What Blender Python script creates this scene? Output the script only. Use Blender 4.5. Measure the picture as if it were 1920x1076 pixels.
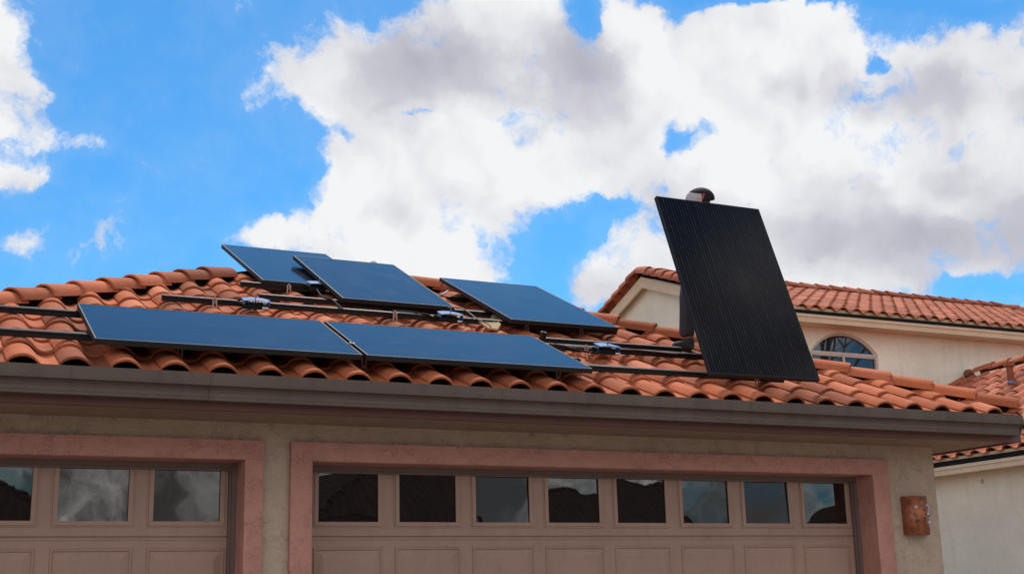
import bpy, bmesh, math, random
from mathutils import Vector, Matrix
random.seed(7)
C = bpy.context.scene
COL = C.collection
for o in list(bpy.data.objects): bpy.data.objects.remove(o)
rad = math.radians

# ------------------------------------------------------------------ camera
RT = Vector((0.90219, -0.43061, -0.02504)); UP = Vector((-0.08019, -0.2245, 0.97117)); FW = Vector((0.42382, 0.87417, 0.23707))
CAM = Vector((-2.7710, -8.9414, 1.60)); FPX = 2427.24
cd = bpy.data.cameras.new('camera'); cam = bpy.data.objects.new('camera', cd); COL.objects.link(cam)
cam.matrix_world = Matrix(((RT.x, UP.x, -FW.x, CAM.x), (RT.y, UP.y, -FW.y, CAM.y), (RT.z, UP.z, -FW.z, CAM.z), (0, 0, 0, 1)))
cd.sensor_width = 36; cd.lens = FPX / 1920 * 36; cd.clip_end = 2000; cd.clip_start = .05
C.camera = cam
def hit(px, py, n, c):
    """where the sight line through a photo pixel meets the plane n.P = c"""
    d = FW + RT * ((px - 960) / FPX) - UP * ((py - 538) / FPX); n = Vector(n)
    return CAM + d * ((c - n.dot(CAM)) / n.dot(d))

# ------------------------------------------------------------------ light
SUN = Vector((.26, .43, .87)).normalized()
EXPO = 0.0
C.view_settings.view_transform = 'Standard'; C.view_settings.look = 'None'
C.view_settings.exposure = EXPO; C.view_settings.gamma = 1
sl = bpy.data.lights.new('sun', 'SUN'); so = bpy.data.objects.new('sun', sl); COL.objects.link(so)
sl.energy = 4.2; sl.angle = rad(14); sl.color = (1, .91, .79)
so.rotation_euler = SUN.to_track_quat('Z', 'Y').to_euler()

W = bpy.data.worlds.new('World'); C.world = W; W.use_nodes = True
nt = W.node_tree; nt.nodes.clear()
def N(t, **k):
    n = nt.nodes.new(t)
    for a, b in k.items(): setattr(n, a, b)
    return n
def L(a, b): nt.links.new(a, b)
def mth(op, a, b=None, c=None, clamp=False):
    n = N('ShaderNodeMath', operation=op, use_clamp=clamp)
    for i, v in enumerate((a, b, c)):
        if v is None: continue
        if isinstance(v, (int, float)): n.inputs[i].default_value = v
        else: L(v, n.inputs[i])
    return n.outputs[0]
def vmth(op, a, b=None, out=0):
    n = N('ShaderNodeVectorMath', operation=op)
    for i, v in enumerate((a, b)):
        if v is None: continue
        if isinstance(v, (tuple, Vector)): n.inputs[i].default_value = tuple(v)
        else: L(v, n.inputs[i])
    return n.outputs[out]
def ramp(v, a, b, smooth=True, lo=0., hi=1.):
    n = N('ShaderNodeMapRange', interpolation_type='SMOOTHSTEP' if smooth else 'LINEAR')
    L(v, n.inputs[0])
    for i, x in zip((1, 2, 3, 4), (a, b, lo, hi)): n.inputs[i].default_value = x
    return n.outputs[0]
def mixc(f, a, b):
    n = N('ShaderNodeMix', data_type='RGBA')
    if isinstance(f, (int, float)): n.inputs[0].default_value = f
    else: L(f, n.inputs[0])
    for i, v in ((6, a), (7, b)):
        if isinstance(v, tuple): n.inputs[i].default_value = (*v, 1)
        else: L(v, n.inputs[i])
    return n.outputs[2]
def noise(v, scale, detail=8, rough=.55, dist=0):
    n = N('ShaderNodeTexNoise'); L(v, n.inputs['Vector'])
    n.inputs['Scale'].default_value = scale; n.inputs['Detail'].default_value = detail
    n.inputs['Roughness'].default_value = rough; n.inputs['Distortion'].default_value = dist
    return n
SKYMUL = (.041, .107, .146)
sky = N('ShaderNodeTexSky', sky_type='NISHITA', sun_disc=False)
sky.sun_elevation = math.asin(SUN.z); sky.sun_rotation = math.atan2(SUN.x, SUN.y)
sky.air_density = 1.0; sky.dust_density = .3; sky.ozone_density = 2.0
D = N('ShaderNodeTexCoord').outputs['Generated']
# domain warp for cauliflower edges
w1 = noise(D, 10, 6, .62); wv = vmth('SUBTRACT', w1.outputs['Color'], (.5, .5, .5))
wsc = N('ShaderNodeVectorMath', operation='SCALE'); L(wv, wsc.inputs[0]); wsc.inputs['Scale'].default_value = .066
DW = vmth('ADD', D, wsc.outputs[0])
f = mth('MAXIMUM', vmth('DOT_PRODUCT', DW, FW, 1), .08)
uu = mth('DIVIDE', vmth('DOT_PRODUCT', DW, RT, 1), f); vv = mth('DIVIDE', vmth('DOT_PRODUCT', DW, UP, 1), f)
cb = N('ShaderNodeCombineXYZ'); L(uu, cb.inputs[0]); L(vv, cb.inputs[1]); UV = cb.outputs[0]
def blobs(lst):
    tot = None
    for (px, py, rx, ry, amp) in lst:
        c = Vector(((px - 960) / FPX, (538 - py) / FPX, 0)); s = Vector((FPX / rx, FPX / ry, 0))
        mp = N('ShaderNodeVectorMath', operation='MULTIPLY_ADD'); L(UV, mp.inputs[0])
        mp.inputs[1].default_value = s; mp.inputs[2].default_value = (-c.x * s.x, -c.y * s.y, 0)
        r2 = vmth('DOT_PRODUCT', mp.outputs[0], mp.outputs[0], 1)
        e = mth('EXPONENT', mth('MULTIPLY', r2, -1.0))
        tot = mth('MULTIPLY', e, amp) if tot is None else mth('MULTIPLY_ADD', e, amp, tot)
    return tot
CL = [(722,125,135,100,1.1),(612,155,75,42,.95),(860,35,180,90,1.1),(940,120,160,120,1.05),(980,240,170,110,1.05),(740,340,150,100,1.1),
 (890,400,190,115,1.15),(665,405,90,70,.85),(490,448,75,30,.95),(600,465,130,50,1.0),(850,495,140,45,1.0),(1120,280,120,120,1.1),(1205,60,85,95,.95),(1180,170,120,90,1.05),(1185,310,70,60,.7),
 (1380,120,130,120,1.05),(1500,90,140,85,1.05),(1490,230,170,130,1.05),(1770,120,170,80,1.05),(1860,250,150,150,1.05),(1660,250,180,120,1.0),(1430,410,180,140,1.15),(1340,330,80,60,.8),
 (1650,410,240,130,1.15),(1170,480,100,55,1.1),(1115,530,65,45,1.0),(1280,405,90,55,1.0),(1800,460,130,80,1.1),(1560,520,280,70,1.0),(1610,150,110,60,.5),
 (1268,278,40,26,-1.15),(1318,252,26,26,-.9),(1240,240,22,18,-.6),(1062,445,56,52,-1.3),(1030,505,44,50,-1.25),(1150,385,62,20,-1.1),(1225,345,40,14,-.7),(785,222,50,10,-1.0),(1100,50,30,50,-1.5),(1640,0,320,14,-1.3),
 (635,240,45,26,-.7),(1870,540,90,24,-1.5),(1645,112,30,18,-1.35),(1520,205,26,12,-.8),(1330,8,60,18,-.8),(1165,140,22,14,-.5),(555,330,40,60,-.5),
 (-5,110,75,105,1.0),(-5,330,50,60,.9),(95,242,95,30,.85),(65,312,45,26,.85),(190,270,60,30,.7),(10,462,60,30,1.0),(-40,20,120,50,.7),(130,100,40,20,.5)]
B = blobs(CL)
n1 = noise(DW, 12, 10, .66, .0).outputs['Fac']
vo = N('ShaderNodeTexVoronoi', feature='SMOOTH_F1'); L(DW, vo.inputs['Vector']); vo.inputs['Scale'].default_value = 34
vo.inputs['Smoothness'].default_value = .5; vo.inputs['Detail'].default_value = 2.5; vo.inputs['Roughness'].default_value = .55
puff = mth('SUBTRACT', .5, vo.outputs['Distance'])
nz = mth('ADD', mth('MULTIPLY_ADD', n1, 5.4, -2.90), mth('MULTIPLY', puff, .55))
front = ramp(vmth('DOT_PRODUCT', D, FW, 1), .72, .90)
# unseen cloud behind and beside the view, spread and brightened to light the facade
nb = noise(D, 5.5, 7, .58, .3).outputs['Fac']
dens_b = mth('MULTIPLY_ADD', nb, 6.0, -2.7)
sep = N('ShaderNodeSeparateXYZ'); L(D, sep.inputs[0])
behind = ramp(vmth('DOT_PRODUCT', D, (-.5, -.87, 0), 1), -.15, .25)
gapm = ramp(vmth('DOT_PRODUCT', D, (.63, -.745, .215), 1), .985, .999, True, 0, -.55)
dens_b2 = mth('ADD', mth('MULTIPLY', mth('ADD', dens_b, .75), behind), mth('ADD', gapm, ramp(sep.outputs[2], .68, .92, True, .0, -1.6)))
dens_f = mth('ADD', mth('ADD', mth('MINIMUM', mth('MULTIPLY', B, 1.25), 1.6), nz), ramp(sep.outputs[2], .46, .62, True, 0, -1.4))
dens = N('ShaderNodeMix', data_type='FLOAT'); L(front, dens.inputs[0]); L(dens_b2, dens.inputs[2]); L(dens_f, dens.inputs[3]); dens = dens.outputs[0]
alpha = ramp(dens, -.10, .95)
veil = ramp(dens, -1.3, .5, True, 0, .08)
alpha = mth('MAXIMUM', alpha, mth('MULTIPLY', mth('MULTIPLY', veil, front), ramp(sep.outputs[2], .60, .45)))
# relief: the same noise sampled toward the sun gives lit and shaded flanks
Ds = vmth('ADD', DW, tuple((RT * .35 + UP * 1.0).normalized() * .022))
n2 = noise(Ds, 9, 3.5, .5).outputs['Fac']; n3 = noise(DW, 9, 3.5, .5).outputs['Fac']
relief = mth('MULTIPLY', mth('SUBTRACT', n3, n2), 1.5)
GREY = [(800,110,260,80,.6),(1080,110,80,60,.6),(1650,450,330,75,1.0),(1560,170,200,40,.4),(780,420,120,30,.25),(1330,200,100,60,.3),(1100,330,90,50,.2),(40,200,60,60,.3),(1800,330,80,40,.3)]
thick = mth('MULTIPLY', blobs(GREY), mth('MULTIPLY_ADD', n3, .75, .04))
thick = mth('ADD', thick, mth('MULTIPLY', ramp(n3, .38, .68), .17))
br = mth('ADD', mth('SUBTRACT', 1.02, thick), relief)
br = mth('MINIMUM', mth('MAXIMUM', br, .40), 1.10)
cr = N('ShaderNodeValToRGB'); L(br, cr.inputs[0])
el = cr.color_ramp.elements; el[0].position = .40; el[0].color = (.42, .425, .50, 1); el[1].position = 1.0; el[1].color = (.905, .91, .92, 1)
e = el.new(.70); e.color = (.60, .595, .66, 1); e = el.new(.86); e.color = (.78, .785, .82, 1)
skt = vmth('MULTIPLY', sky.outputs[0], SKYMUL)
rear_fill = mixc(front, mixc(behind, (1, 1, 1), (1.42, 1.42, 1.40)), (1, 1, 1))  # rear cloud boosted above the front sky as fill light for the walls
nbr = ramp(noise(DW, 9, 7, .62, .6).outputs['Fac'], .40, .64, True, .26, 1.85)
bsc = vmth('SCALE', rear_fill); bsc.node.inputs['Scale'].default_value = 1
fl = N('ShaderNodeMix', data_type='FLOAT'); L(front, fl.inputs[0]); L(nbr, fl.inputs[2]); fl.inputs[3].default_value = 1.0
bsc.node.operation = 'SCALE'; L(fl.outputs[0], bsc.node.inputs['Scale'])
cc2 = vmth('MULTIPLY', cr.outputs[0], bsc)
fin = mixc(alpha, skt, cc2)
bg = N('ShaderNodeBackground'); L(fin, bg.inputs[0]); bg.inputs[1].default_value = 1.0
wo = N('ShaderNodeOutputWorld'); L(bg.outputs[0], wo.inputs[0])
W.cycles.sampling_method = 'MANUAL'; W.cycles.sample_map_resolution = 256

# ------------------------------------------------------------------ object helpers
def tag(o, label=None, cat=None, group=None, kind=None):
    for k, v in (('label', label), ('category', cat), ('group', group), ('kind', kind)):
        if v: o[k] = v
    return o
def empty(name, loc, label, cat, group=None):
    o = bpy.data.objects.new(name, None); COL.objects.link(o); o.location = loc; o.empty_display_size = .1
    return tag(o, label, cat, group)
class MB:
    """collects shapes in world coordinates and links them as one mesh"""
    def __init__(s): s.v = []; s.f = []; s.sm = []; s.r = []
    def add(s, vs, fs, smooth=False, rnd=0.):
        k = len(s.v); s.v += [tuple(p) for p in vs]; s.f += [tuple(i + k for i in f) for f in fs]
        s.sm += [smooth] * len(fs); s.r += [rnd] * len(vs)
    def box(s, a, b):
        x0, y0, z0 = a; x1, y1, z1 = b
        s.add([(x0,y0,z0),(x1,y0,z0),(x1,y1,z0),(x0,y1,z0),(x0,y0,z1),(x1,y0,z1),(x1,y1,z1),(x0,y1,z1)],
              [(0,3,2,1),(4,5,6,7),(0,1,5,4),(1,2,6,5),(2,3,7,6),(3,0,4,7)])
    def obox(s, o, ax, ay, az):
        """box from corner o along three edge vectors"""
        o = Vector(o); ax, ay, az = Vector(ax), Vector(ay), Vector(az)
        P = [o, o+ax, o+ax+ay, o+ay]; P += [p+az for p in P]
        F = [(0,3,2,1),(4,5,6,7),(0,1,5,4),(1,2,6,5),(2,3,7,6),(3,0,4,7)]
        if ax.cross(ay).dot(az) < 0: F = [t[::-1] for t in F]
        s.add(P, F)
    def prism(s, prof, axis, a, b):
        """closed profile [(p,q)] swept along axis x (p=y,q=z) or y (p=x,q=z)"""
        n = len(prof)
        if axis == 'x': V = [(a,p,q) for p,q in prof] + [(b,p,q) for p,q in prof]
        elif axis == 'y': V = [(p,a,q) for p,q in prof] + [(p,b,q) for p,q in prof]
        else: V = [(p,q,a) for p,q in prof] + [(p,q,b) for p,q in prof]
        s.add(V, [(i,(i+1)%n,(i+1)%n+n,i+n) for i in range(n)] + [tuple(range(n))[::-1], tuple(range(n,2*n))])
    def tube(s, pts, r, n=8, r2=None):
        pts = [Vector(p) for p in pts]; m = len(pts); V = []
        prev = None
        for i, p in enumerate(pts):
            t = (pts[min(i+1, m-1)] - pts[max(i-1, 0)]).normalized()
            ref = Vector((0,0,1)) if abs(t.z) < .9 else Vector((1,0,0))
            if prev is None: a = t.cross(ref).normalized()
            else: a = (prev - t * prev.dot(t)).normalized()
            prev = a; b = t.cross(a)
            rr = r if r2 is None else r + (r2 - r) * i / (m - 1)
            V += [p + (a * math.cos(2*math.pi*k/n) + b * math.sin(2*math.pi*k/n)) * rr for k in range(n)]
        F = [(i*n+k, i*n+(k+1)%n, (i+1)*n+(k+1)%n, (i+1)*n+k) for i in range(m-1) for k in range(n)]
        s.add(V, F, True); s.add(V[:n], [tuple(range(n))[::-1]]); s.add(V[-n:], [tuple(range(n))])
    def ball(s, c, r, n=12, m=8):
        c = Vector(c); r = Vector(r) if not isinstance(r, (int, float)) else Vector((r, r, r))
        V = [c + Vector((0,0,r.z))]
        for i in range(1, m):
            a = math.pi * i / m
            V += [c + Vector((r.x*math.sin(a)*math.cos(2*math.pi*k/n), r.y*math.sin(a)*math.sin(2*math.pi*k/n), r.z*math.cos(a))) for k in range(n)]
        V.append(c - Vector((0,0,r.z))); F = [(0, 1+k, 1+(k+1)%n) for k in range(n)]
        F += [(1+i*n+k, 1+(i+1)*n+k, 1+(i+1)*n+(k+1)%n, 1+i*n+(k+1)%n) for i in range(m-2) for k in range(n)]
        l = len(V)-1; F += [(l, l-n+(k+1)%n, l-n+k) for k in range(n)]
        s.add(V, F, True)
    def build(s, name, mat, parent=None, clip=None, bevel=0, label=None):
        me = bpy.data.meshes.new(name)
        me.from_pydata(s.v, [], s.f)
        for p, q in zip(me.polygons, s.sm): p.use_smooth = q
        at = me.attributes.new('rnd', 'FLOAT', 'POINT'); at.data.foreach_set('value', s.r)
        me.materials.append(mat)
        if clip:
            bm = bmesh.new(); bm.from_mesh(me)
            for co, no in clip:
                bmesh.ops.bisect_plane(bm, geom=bm.verts[:]+bm.edges[:]+bm.faces[:], plane_co=co, plane_no=no, clear_outer=True, dist=1e-5)
            bm.to_mesh(me); bm.free()
        me.update()
        o = bpy.data.objects.new(name, me); COL.objects.link(o)
        if parent is not None:
            o.parent = parent
            pm = Matrix.Identity(4); p = parent
            while p is not None: pm = Matrix.Translation(p.location) @ pm; p = p.parent
            loc = pm.translation
            me.transform(Matrix.Translation(-loc))
        else:
            c = sum((Vector(v) for v in s.v), Vector()) / len(s.v); c.z = min(v[2] for v in s.v)
            me.transform(Matrix.Translation(-c)); o.location = c
        if bevel:
            m = o.modifiers.new('bevel', 'BEVEL'); m.width = bevel; m.segments = 2; m.limit_method = 'ANGLE'
        if label: o['label'] = label
        return o
def copy_tree(o, parent=None):
    c = o.copy(); COL.objects.link(c)
    if parent is not None: c.parent = parent
    for ch in list(o.children): copy_tree(ch, c)
    return c

# ------------------------------------------------------------------ materials
def srgb(r, g, b): return tuple(((c/255)/12.92 if c <= 10 else (((c/255)+.055)/1.055)**2.4) for c in (r, g, b))
class Mat:
    def __init__(s, name, col, rough=.7, metal=0, spec=.5):
        s.m = bpy.data.materials.new(name); s.m.use_nodes = True; s.t = s.m.node_tree
        s.b = s.t.nodes['Principled BSDF']; s.set('Base Color', (*col, 1)); s.set('Roughness', rough); s.set('Metallic', metal); s.set('Specular IOR Level', spec)
        s.col = col; s.co = None
    def set(s, k, v): s.b.inputs[k].default_value = v
    def n(s, t, **k):
        x = s.t.nodes.new(t)
        for a, b in k.items(): setattr(x, a, b)
        return x
    def l(s, a, b): s.t.links.new(a, b)
    def coord(s):
        if s.co is None: s.co = s.n('ShaderNodeTexCoord').outputs['Object']
        return s.co
    def noise(s, scale, detail=5, rough=.6, stretch=None):
        x = s.n('ShaderNodeTexNoise'); x.inputs['Scale'].default_value = scale; x.inputs['Detail'].default_value = detail; x.inputs['Roughness'].default_value = rough
        if stretch:
            mp = s.n('ShaderNodeMapping'); mp.inputs['Scale'].default_value = stretch; s.l(s.coord(), mp.inputs[0]); s.l(mp.outputs[0], x.inputs['Vector'])
        else: s.l(s.coord(), x.inputs['Vector'])
        return x.outputs['Fac']
    def rng(s, v, a, b, lo, hi):
        x = s.n('ShaderNodeMapRange'); s.l(v, x.inputs[0])
        for i, q in zip((1,2,3,4), (a,b,lo,hi)): x.inputs[i].default_value = q
        return x.outputs[0]
    def mul(s, *fs):
        """multiply the base colour by scalar factors"""
        cur = None
        for q in fs: 
            if cur is None: cur = q
            else:
                x = s.n('ShaderNodeMath', operation='MULTIPLY'); s.l(cur, x.inputs[0]); s.l(q, x.inputs[1]); cur = x.outputs[0]
        x = s.n('ShaderNodeVectorMath', operation='SCALE'); x.inputs[0].default_value = s.col; s.l(cur, x.inputs['Scale']); return x.outputs[0]
    def mix(s, f, a, b):
        x = s.n('ShaderNodeMix', data_type='RGBA'); s.l(f, x.inputs[0])
        for i, v in ((6, a), (7, b)):
            if isinstance(v, tuple): x.inputs[i].default_value = (*v, 1)
            else: s.l(v, x.inputs[i])
        return x.outputs[2]
    def base(s, c): s.l(c, s.b.inputs['Base Color'])
    def bump(s, h, strength=.3, dist=.01, prev=None):
        x = s.n('ShaderNodeBump'); x.inputs['Strength'].default_value = strength; x.inputs['Distance'].default_value = dist
        s.l(h, x.inputs['Height'])
        if prev: s.l(prev, x.inputs['Normal'])
        s.l(x.outputs[0], s.b.inputs['Normal']); return x.outputs[0]

def terracotta(name, col, var=.22, sat=1):
    m = Mat(name, col, .85, 0, .15)
    a = m.n('ShaderNodeAttribute', attribute_name='rnd').outputs['Fac']
    t = m.rng(a, 0, 1, 1 - var, 1 + var)
    big = m.rng(m.noise(3.5, 4), .3, .7, .88, 1.12); spk = m.rng(m.noise(85, 3, .7), .35, .7, .86, 1.10)
    c = m.mul(t, big, spk)
    st = m.rng(m.noise(11, 6, .7), .60, .75, 0, .22)     # dusty bloom
    c = m.mix(st, c, srgb(196, 150, 128))
    c = m.mix(m.rng(a, .86, .93, 0, .35), c, srgb(205, 140, 112))
    c = m.mix(m.rng(a, .07, .13, .40, 0), c, (.20, .065, .035))
    gr = m.rng(m.noise(6, 7, .75, (1, .6, 1)), .54, .74, 0, .38)    # grime
    c = m.mix(gr, c, (.10, .05, .035))
    dk = m.rng(m.noise(120, 2, .5), .66, .74, 0, .6)    # dark pits
    c = m.mix(dk, c, (.05, .03, .02))
    m.base(c); m.bump(m.noise(130, 4, .7), .35, .004); return m.m
def stucco(name, col, scale=1., strength=.9):
    m = Mat(name, col, .92, 0, .2)
    v = m.n('ShaderNodeTexVoronoi', feature='DISTANCE_TO_EDGE'); 
    nn = m.n('ShaderNodeTexNoise'); nn.inputs['Scale'].default_value = 14*scale; nn.inputs['Detail'].default_value = 3; m.l(m.coord(), nn.inputs['Vector'])
    ad = m.n('ShaderNodeMix', data_type='VECTOR'); ad.inputs[0].default_value = .12; m.l(m.coord(), ad.inputs[4]); m.l(nn.outputs['Color'], ad.inputs[5])
    mp = m.n('ShaderNodeMapping'); mp.inputs['Scale'].default_value = (1, 1, 1.0); m.l(ad.outputs[1], mp.inputs[0]); m.l(mp.outputs[0], v.inputs['Vector']); v.inputs['Scale'].default_value = 22*scale
    pat = m.rng(m.noise(9*scale, 3, .5), .42, .62, 0, 1)          # knocked-down islands
    e = m.rng(v.outputs['Distance'], 0, .10, 0, 1)
    x = m.n('ShaderNodeMath', operation='MULTIPLY'); m.l(pat, x.inputs[0]); m.l(e, x.inputs[1])
    nb = m.bump(m.noise(42*scale, 6, .72), min(1, strength*1.2), .009)
    m.bump(x.outputs[0], strength, .0055, nb)
    c = m.mul(m.rng(m.noise(1.3, 4), .3, .7, .92, 1.07), m.rng(m.noise(70*scale, 3), .3, .7, .90, 1.08))
    dk = m.rng(m.noise(5, 7, .7, (1, 1, .12)), .55, .75, 0, .16)
    m.base(m.mix(dk, c, (.05, .04, .03))); return m.m
def paint(name, col, rough=.5, b=.08, spec=.4):
    m = Mat(name, col, rough, 0, spec); m.base(m.mul(m.rng(m.noise(9, 6, .75, (1, 1, .25)), .5, .8, 1, .86), m.rng(m.noise(2.2, 4), .3, .7, .93, 1.06), m.rng(m.noise(35, 3), .3, .7, .96, 1.03)))
    m.bump(m.noise(45, 3), b, .002); return m.m
M = {}
M['tile'] = terracotta('terracotta tile', (.48, .132, .056), .30)
M['tile_far'] = terracotta('terracotta tile pink', (.42, .130, .070), .18)
M['mortar'] = paint('cream mortar', srgb(214, 186, 150), .9, .4, .1)
M['stucco'] = stucco('beige stucco', (.53, .405, .315), 1.15, .85)
M['soffit'] = stucco('shade toned soffit stucco', (.36, .26, .20))  # wall stucco made darker: the eave's shade is put into the colour
M['trim'] = stucco('pink stucco trim', (.54, .265, .212), 1.2, .75)
M['cream'] = stucco('cream stucco', (.90, .83, .68), .8, .5)
M['cream_shaded'] = stucco('shaded cream stucco', (.76, .68, .55), .8, .5)  # darker copy of the cream stucco, side walls' shade put into the colour
M['beige_trim'] = paint('beige fascia paint', (.68, .50, .33), .55, .15)
M['fascia'] = paint('red brown fascia paint', (.15, .062, .052), .6, .2)
M['door'] = paint('taupe door paint', (.38, .238, .182), .5, .12)
M['door_groove'] = paint('brown jamb moulding', (.18, .12, .105), .55, .12)
m = Mat('brown gutter enamel', (.125, .091, .071), .5, 0, .25)
st = m.rng(m.noise(7, 6, .7, (1, 1, .06)), .50, .72, 1, .72); m.base(m.mul(st, m.rng(m.noise(1.5, 4), .3, .7, .90, 1.10))); m.bump(m.noise(3, 2, .5, (1, 1, .3)), .12, .01); M['gutter'] = m.m
M['white_frame'] = paint('off white window frame', (.58, .49, .43), .45, .05)
M['felt'] = paint('black roofing felt', (.012, .011, .011), .9, .4, .15)
M['dark_metal'] = Mat('black anodised aluminium', (.022, .021, .021), .42, .35, .5).m
m = Mat('black panel frame', (.022, .019, .019), .6, 0, .25); M['frame'] = m.m
M['back'] = paint('panel backsheet', (.03, .03, .032), .6, .03)
M['alu'] = Mat('aluminium with painted sky tint', (.13, .22, .42), .7, 0, .2).m  # matte blue base colour stands in for the reflected sky
M['white'] = paint('white plastic', (.75, .75, .76), .45, .02)
M['wire'] = Mat('black cable', (.014, .014, .014), .75, 0, .15).m
M['wire_grey'] = Mat('grey cable', (.24, .19, .17), .7, 0, .2).m
m = Mat('dusty copper bracket', (.50, .27, .19), .55, .3, .5); m.base(m.mul(m.rng(m.noise(40, 4), .3, .7, .7, 1.2))); M['hook'] = m.m
M['card'] = paint('tan broken tile', (.42, .29, .17), .9, .4, .1)
m = Mat('copper', (.62, .27, .15), .55, .45, .3)
pt = m.rng(m.noise(14, 5, .65), .40, .68, 0, .85); c = m.mix(pt, (.48, .17, .085), (.14, .05, .03))
g = m.rng(m.noise(30, 3, .6), .62, .72, 0, .6); c = m.mix(g, c, (.62, .36, .24)); m.base(c); m.bump(m.noise(55, 3), .25, .004); M['copper'] = m.m
M['bead'] = Mat('glass bead', (.55, .50, .62), .08, 0, .9).m
M['bead_dark'] = Mat('dark bead', (.06, .03, .03), .15, 0, .9).m
M['bead_green'] = Mat('green bead', (.18, .20, .04), .15, 0, .9).m
# panel glass: cells, fine wires along the long side (object y), gaps
def panel_glass():
    m = Mat('solar glass', (.006, .007, .010), .07, 0, .5); m.set('IOR', 1.43); m.set('Specular IOR Level', .5); m.set('Specular Tint', (.07, .045, .04, 1))
    sp = m.n('ShaderNodeSeparateXYZ'); m.l(m.coord(), sp.inputs[0])
    def lines(src, pitch, width, off=0.):
        a = m.n('ShaderNodeMath', operation='MULTIPLY_ADD'); m.l(src, a.inputs[0]); a.inputs[1].default_value = 1/pitch; a.inputs[2].default_value = off
        b = m.n('ShaderNodeMath', operation='FRACT'); m.l(a.outputs[0], b.inputs[0])
        c = m.n('ShaderNodeMath', operation='LESS_THAN'); m.l(b.outputs[0], c.inputs[0]); c.inputs[1].default_value = width/pitch
        return c.outputs[0]
    bus = lines(sp.outputs[0], .0285, .0050)
    lv = m.rng(m.noise(30, 1, .5, (1, 0, 0)), .35, .65, .35, 1.15)
    dash = m.rng(m.noise(55, 2, .5, (1, .22, 1)), .45, .68, .5, 1.2)
    gapy = lines(sp.outputs[1], .083, .0022, .1); gapx = lines(sp.outputs[0], .171, .006, .03)
    x0_ = m.n('ShaderNodeMath', operation='MULTIPLY'); m.l(bus, x0_.inputs[0]); m.l(lv, x0_.inputs[1])
    x = m.n('ShaderNodeMath', operation='MULTIPLY'); m.l(x0_.outputs[0], x.inputs[0]); m.l(dash, x.inputs[1])
    c = m.mix(x.outputs[0], (.0048, .0042, .0050), (.054, .052, .056))
    g = m.n('ShaderNodeMath', operation='MAXIMUM'); m.l(gapx, g.inputs[0]); m.l(gapy, g.inputs[1])
    gg = m.n('ShaderNodeMath', operation='MULTIPLY'); m.l(g.outputs[0], gg.inputs[0]); gg.inputs[1].default_value = .8
    c = m.mix(gg.outputs[0], c, (.003, .003, .004))
    # node sparkle where wires cross cell edges
    sx = m.n('ShaderNodeMath', operation='MULTIPLY'); m.l(gapy, sx.inputs[0]); m.l(bus, sx.inputs[1])
    rs = m.rng(m.noise(16, 2, .7), .50, .66, 0, .9); s2 = m.n('ShaderNodeMath', operation='MULTIPLY'); m.l(sx.outputs[0], s2.inputs[0]); m.l(rs, s2.inputs[1])
    c = m.mix(s2.outputs[0], c, (.16, .17, .19))
    m.base(c); m.l(m.rng(m.noise(4, 5, .6), .3, .7, .08, .14), m.b.inputs['Roughness']); return m.m
M['solar'] = panel_glass()
def reflective(name, warp, tint=(.0035, .0035, .004), f0=.085, scale=1.6):
    m = Mat(name, tint, 1, 0, 0)
    gl = m.n('ShaderNodeBsdfGlossy'); gl.inputs['Roughness'].default_value = .012; gl.inputs['Color'].default_value = (1, .95, .90, 1)
    fr = m.n('ShaderNodeFresnel'); fr.inputs['IOR'].default_value = 1.0 + 2*math.sqrt(f0)/(1-math.sqrt(f0))
    mx = m.n('ShaderNodeMixShader'); m.l(fr.outputs[0], mx.inputs[0]); m.l(m.b.outputs[0], mx.inputs[1]); m.l(gl.outputs[0], mx.inputs[2])
    bp = m.n('ShaderNodeBump'); bp.inputs['Strength'].default_value = warp; bp.inputs['Distance'].default_value = .02
    m.l(m.noise(scale, 1, .4), bp.inputs['Height']); m.l(bp.outputs[0], gl.inputs['Normal']); m.l(bp.outputs[0], fr.inputs['Normal'])
    m.l(mx.outputs[0], m.t.nodes['Material Output'].inputs[0]); return m.m
M['glass'] = reflective('door glass', .07, scale=3.4)
M['glass_far'] = reflective('window glass', .10, (.02, .022, .025), .10, 1.2)
m = Mat('driveway concrete', (.27, .23, .185), .9); m.base(m.mul(m.rng(m.noise(.7, 6), .3, .7, .85, 1.1), m.rng(m.noise(40, 4), .3, .7, .9, 1.08))); m.bump(m.noise(60, 4), .3, .004); M['concrete'] = m.m
m = Mat('desert gravel', (.25, .175, .12), .95); m.base(m.mul(m.rng(m.noise(.3, 5), .3, .7, .8, 1.15), m.rng(m.noise(30, 5, .8), .35, .65, .7, 1.3))); m.bump(m.noise(35, 5, .8), .8, .03); M['gravel'] = m.m
m = Mat('asphalt', (.055, .053, .05), .9); m.base(m.mul(m.rng(m.noise(.4, 5), .3, .7, .85, 1.2), m.rng(m.noise(80, 3), .3, .7, .7, 1.3))); m.bump(m.noise(90, 3), .4, .006); M['asphalt'] = m.m
m = Mat('bark', (.13, .10, .075), .95); m.bump(m.noise(20, 5, .7, (1, 1, .3)), .8, .02); M['bark'] = m.m
m = Mat('dark trousers', (.060, .056, .066), .9, 0, .15); m.bump(m.noise(9, 4, .5, (1, 1, .6)), .6, .03); M['trouser'] = m.m
m = Mat('dark shirt', (.022, .026, .028), .9, 0, .15); m.bump(m.noise(11, 4), .5, .02); M['shirt'] = m.m
m = Mat('work boot', (.055, .047, .040), .8, 0, .25); m.bump(m.noise(30, 4), .5, .01); M['boot'] = m.m
M['skin'] = Mat('skin', (.36, .19, .12), .55, 0, .4).m
M['hair'] = Mat('dark hair', (.015, .01, .008), .6).m
M['cap_black'] = paint('black cap cloth', (.022, .020, .022), .8, .3, .15)
M['cap_grey'] = paint('pale grey cap cloth', (.50, .46, .47), .85, .3, .15)
M['red'] = paint('red stitching', (.60, .07, .05), .7, .2, .2)

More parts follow.
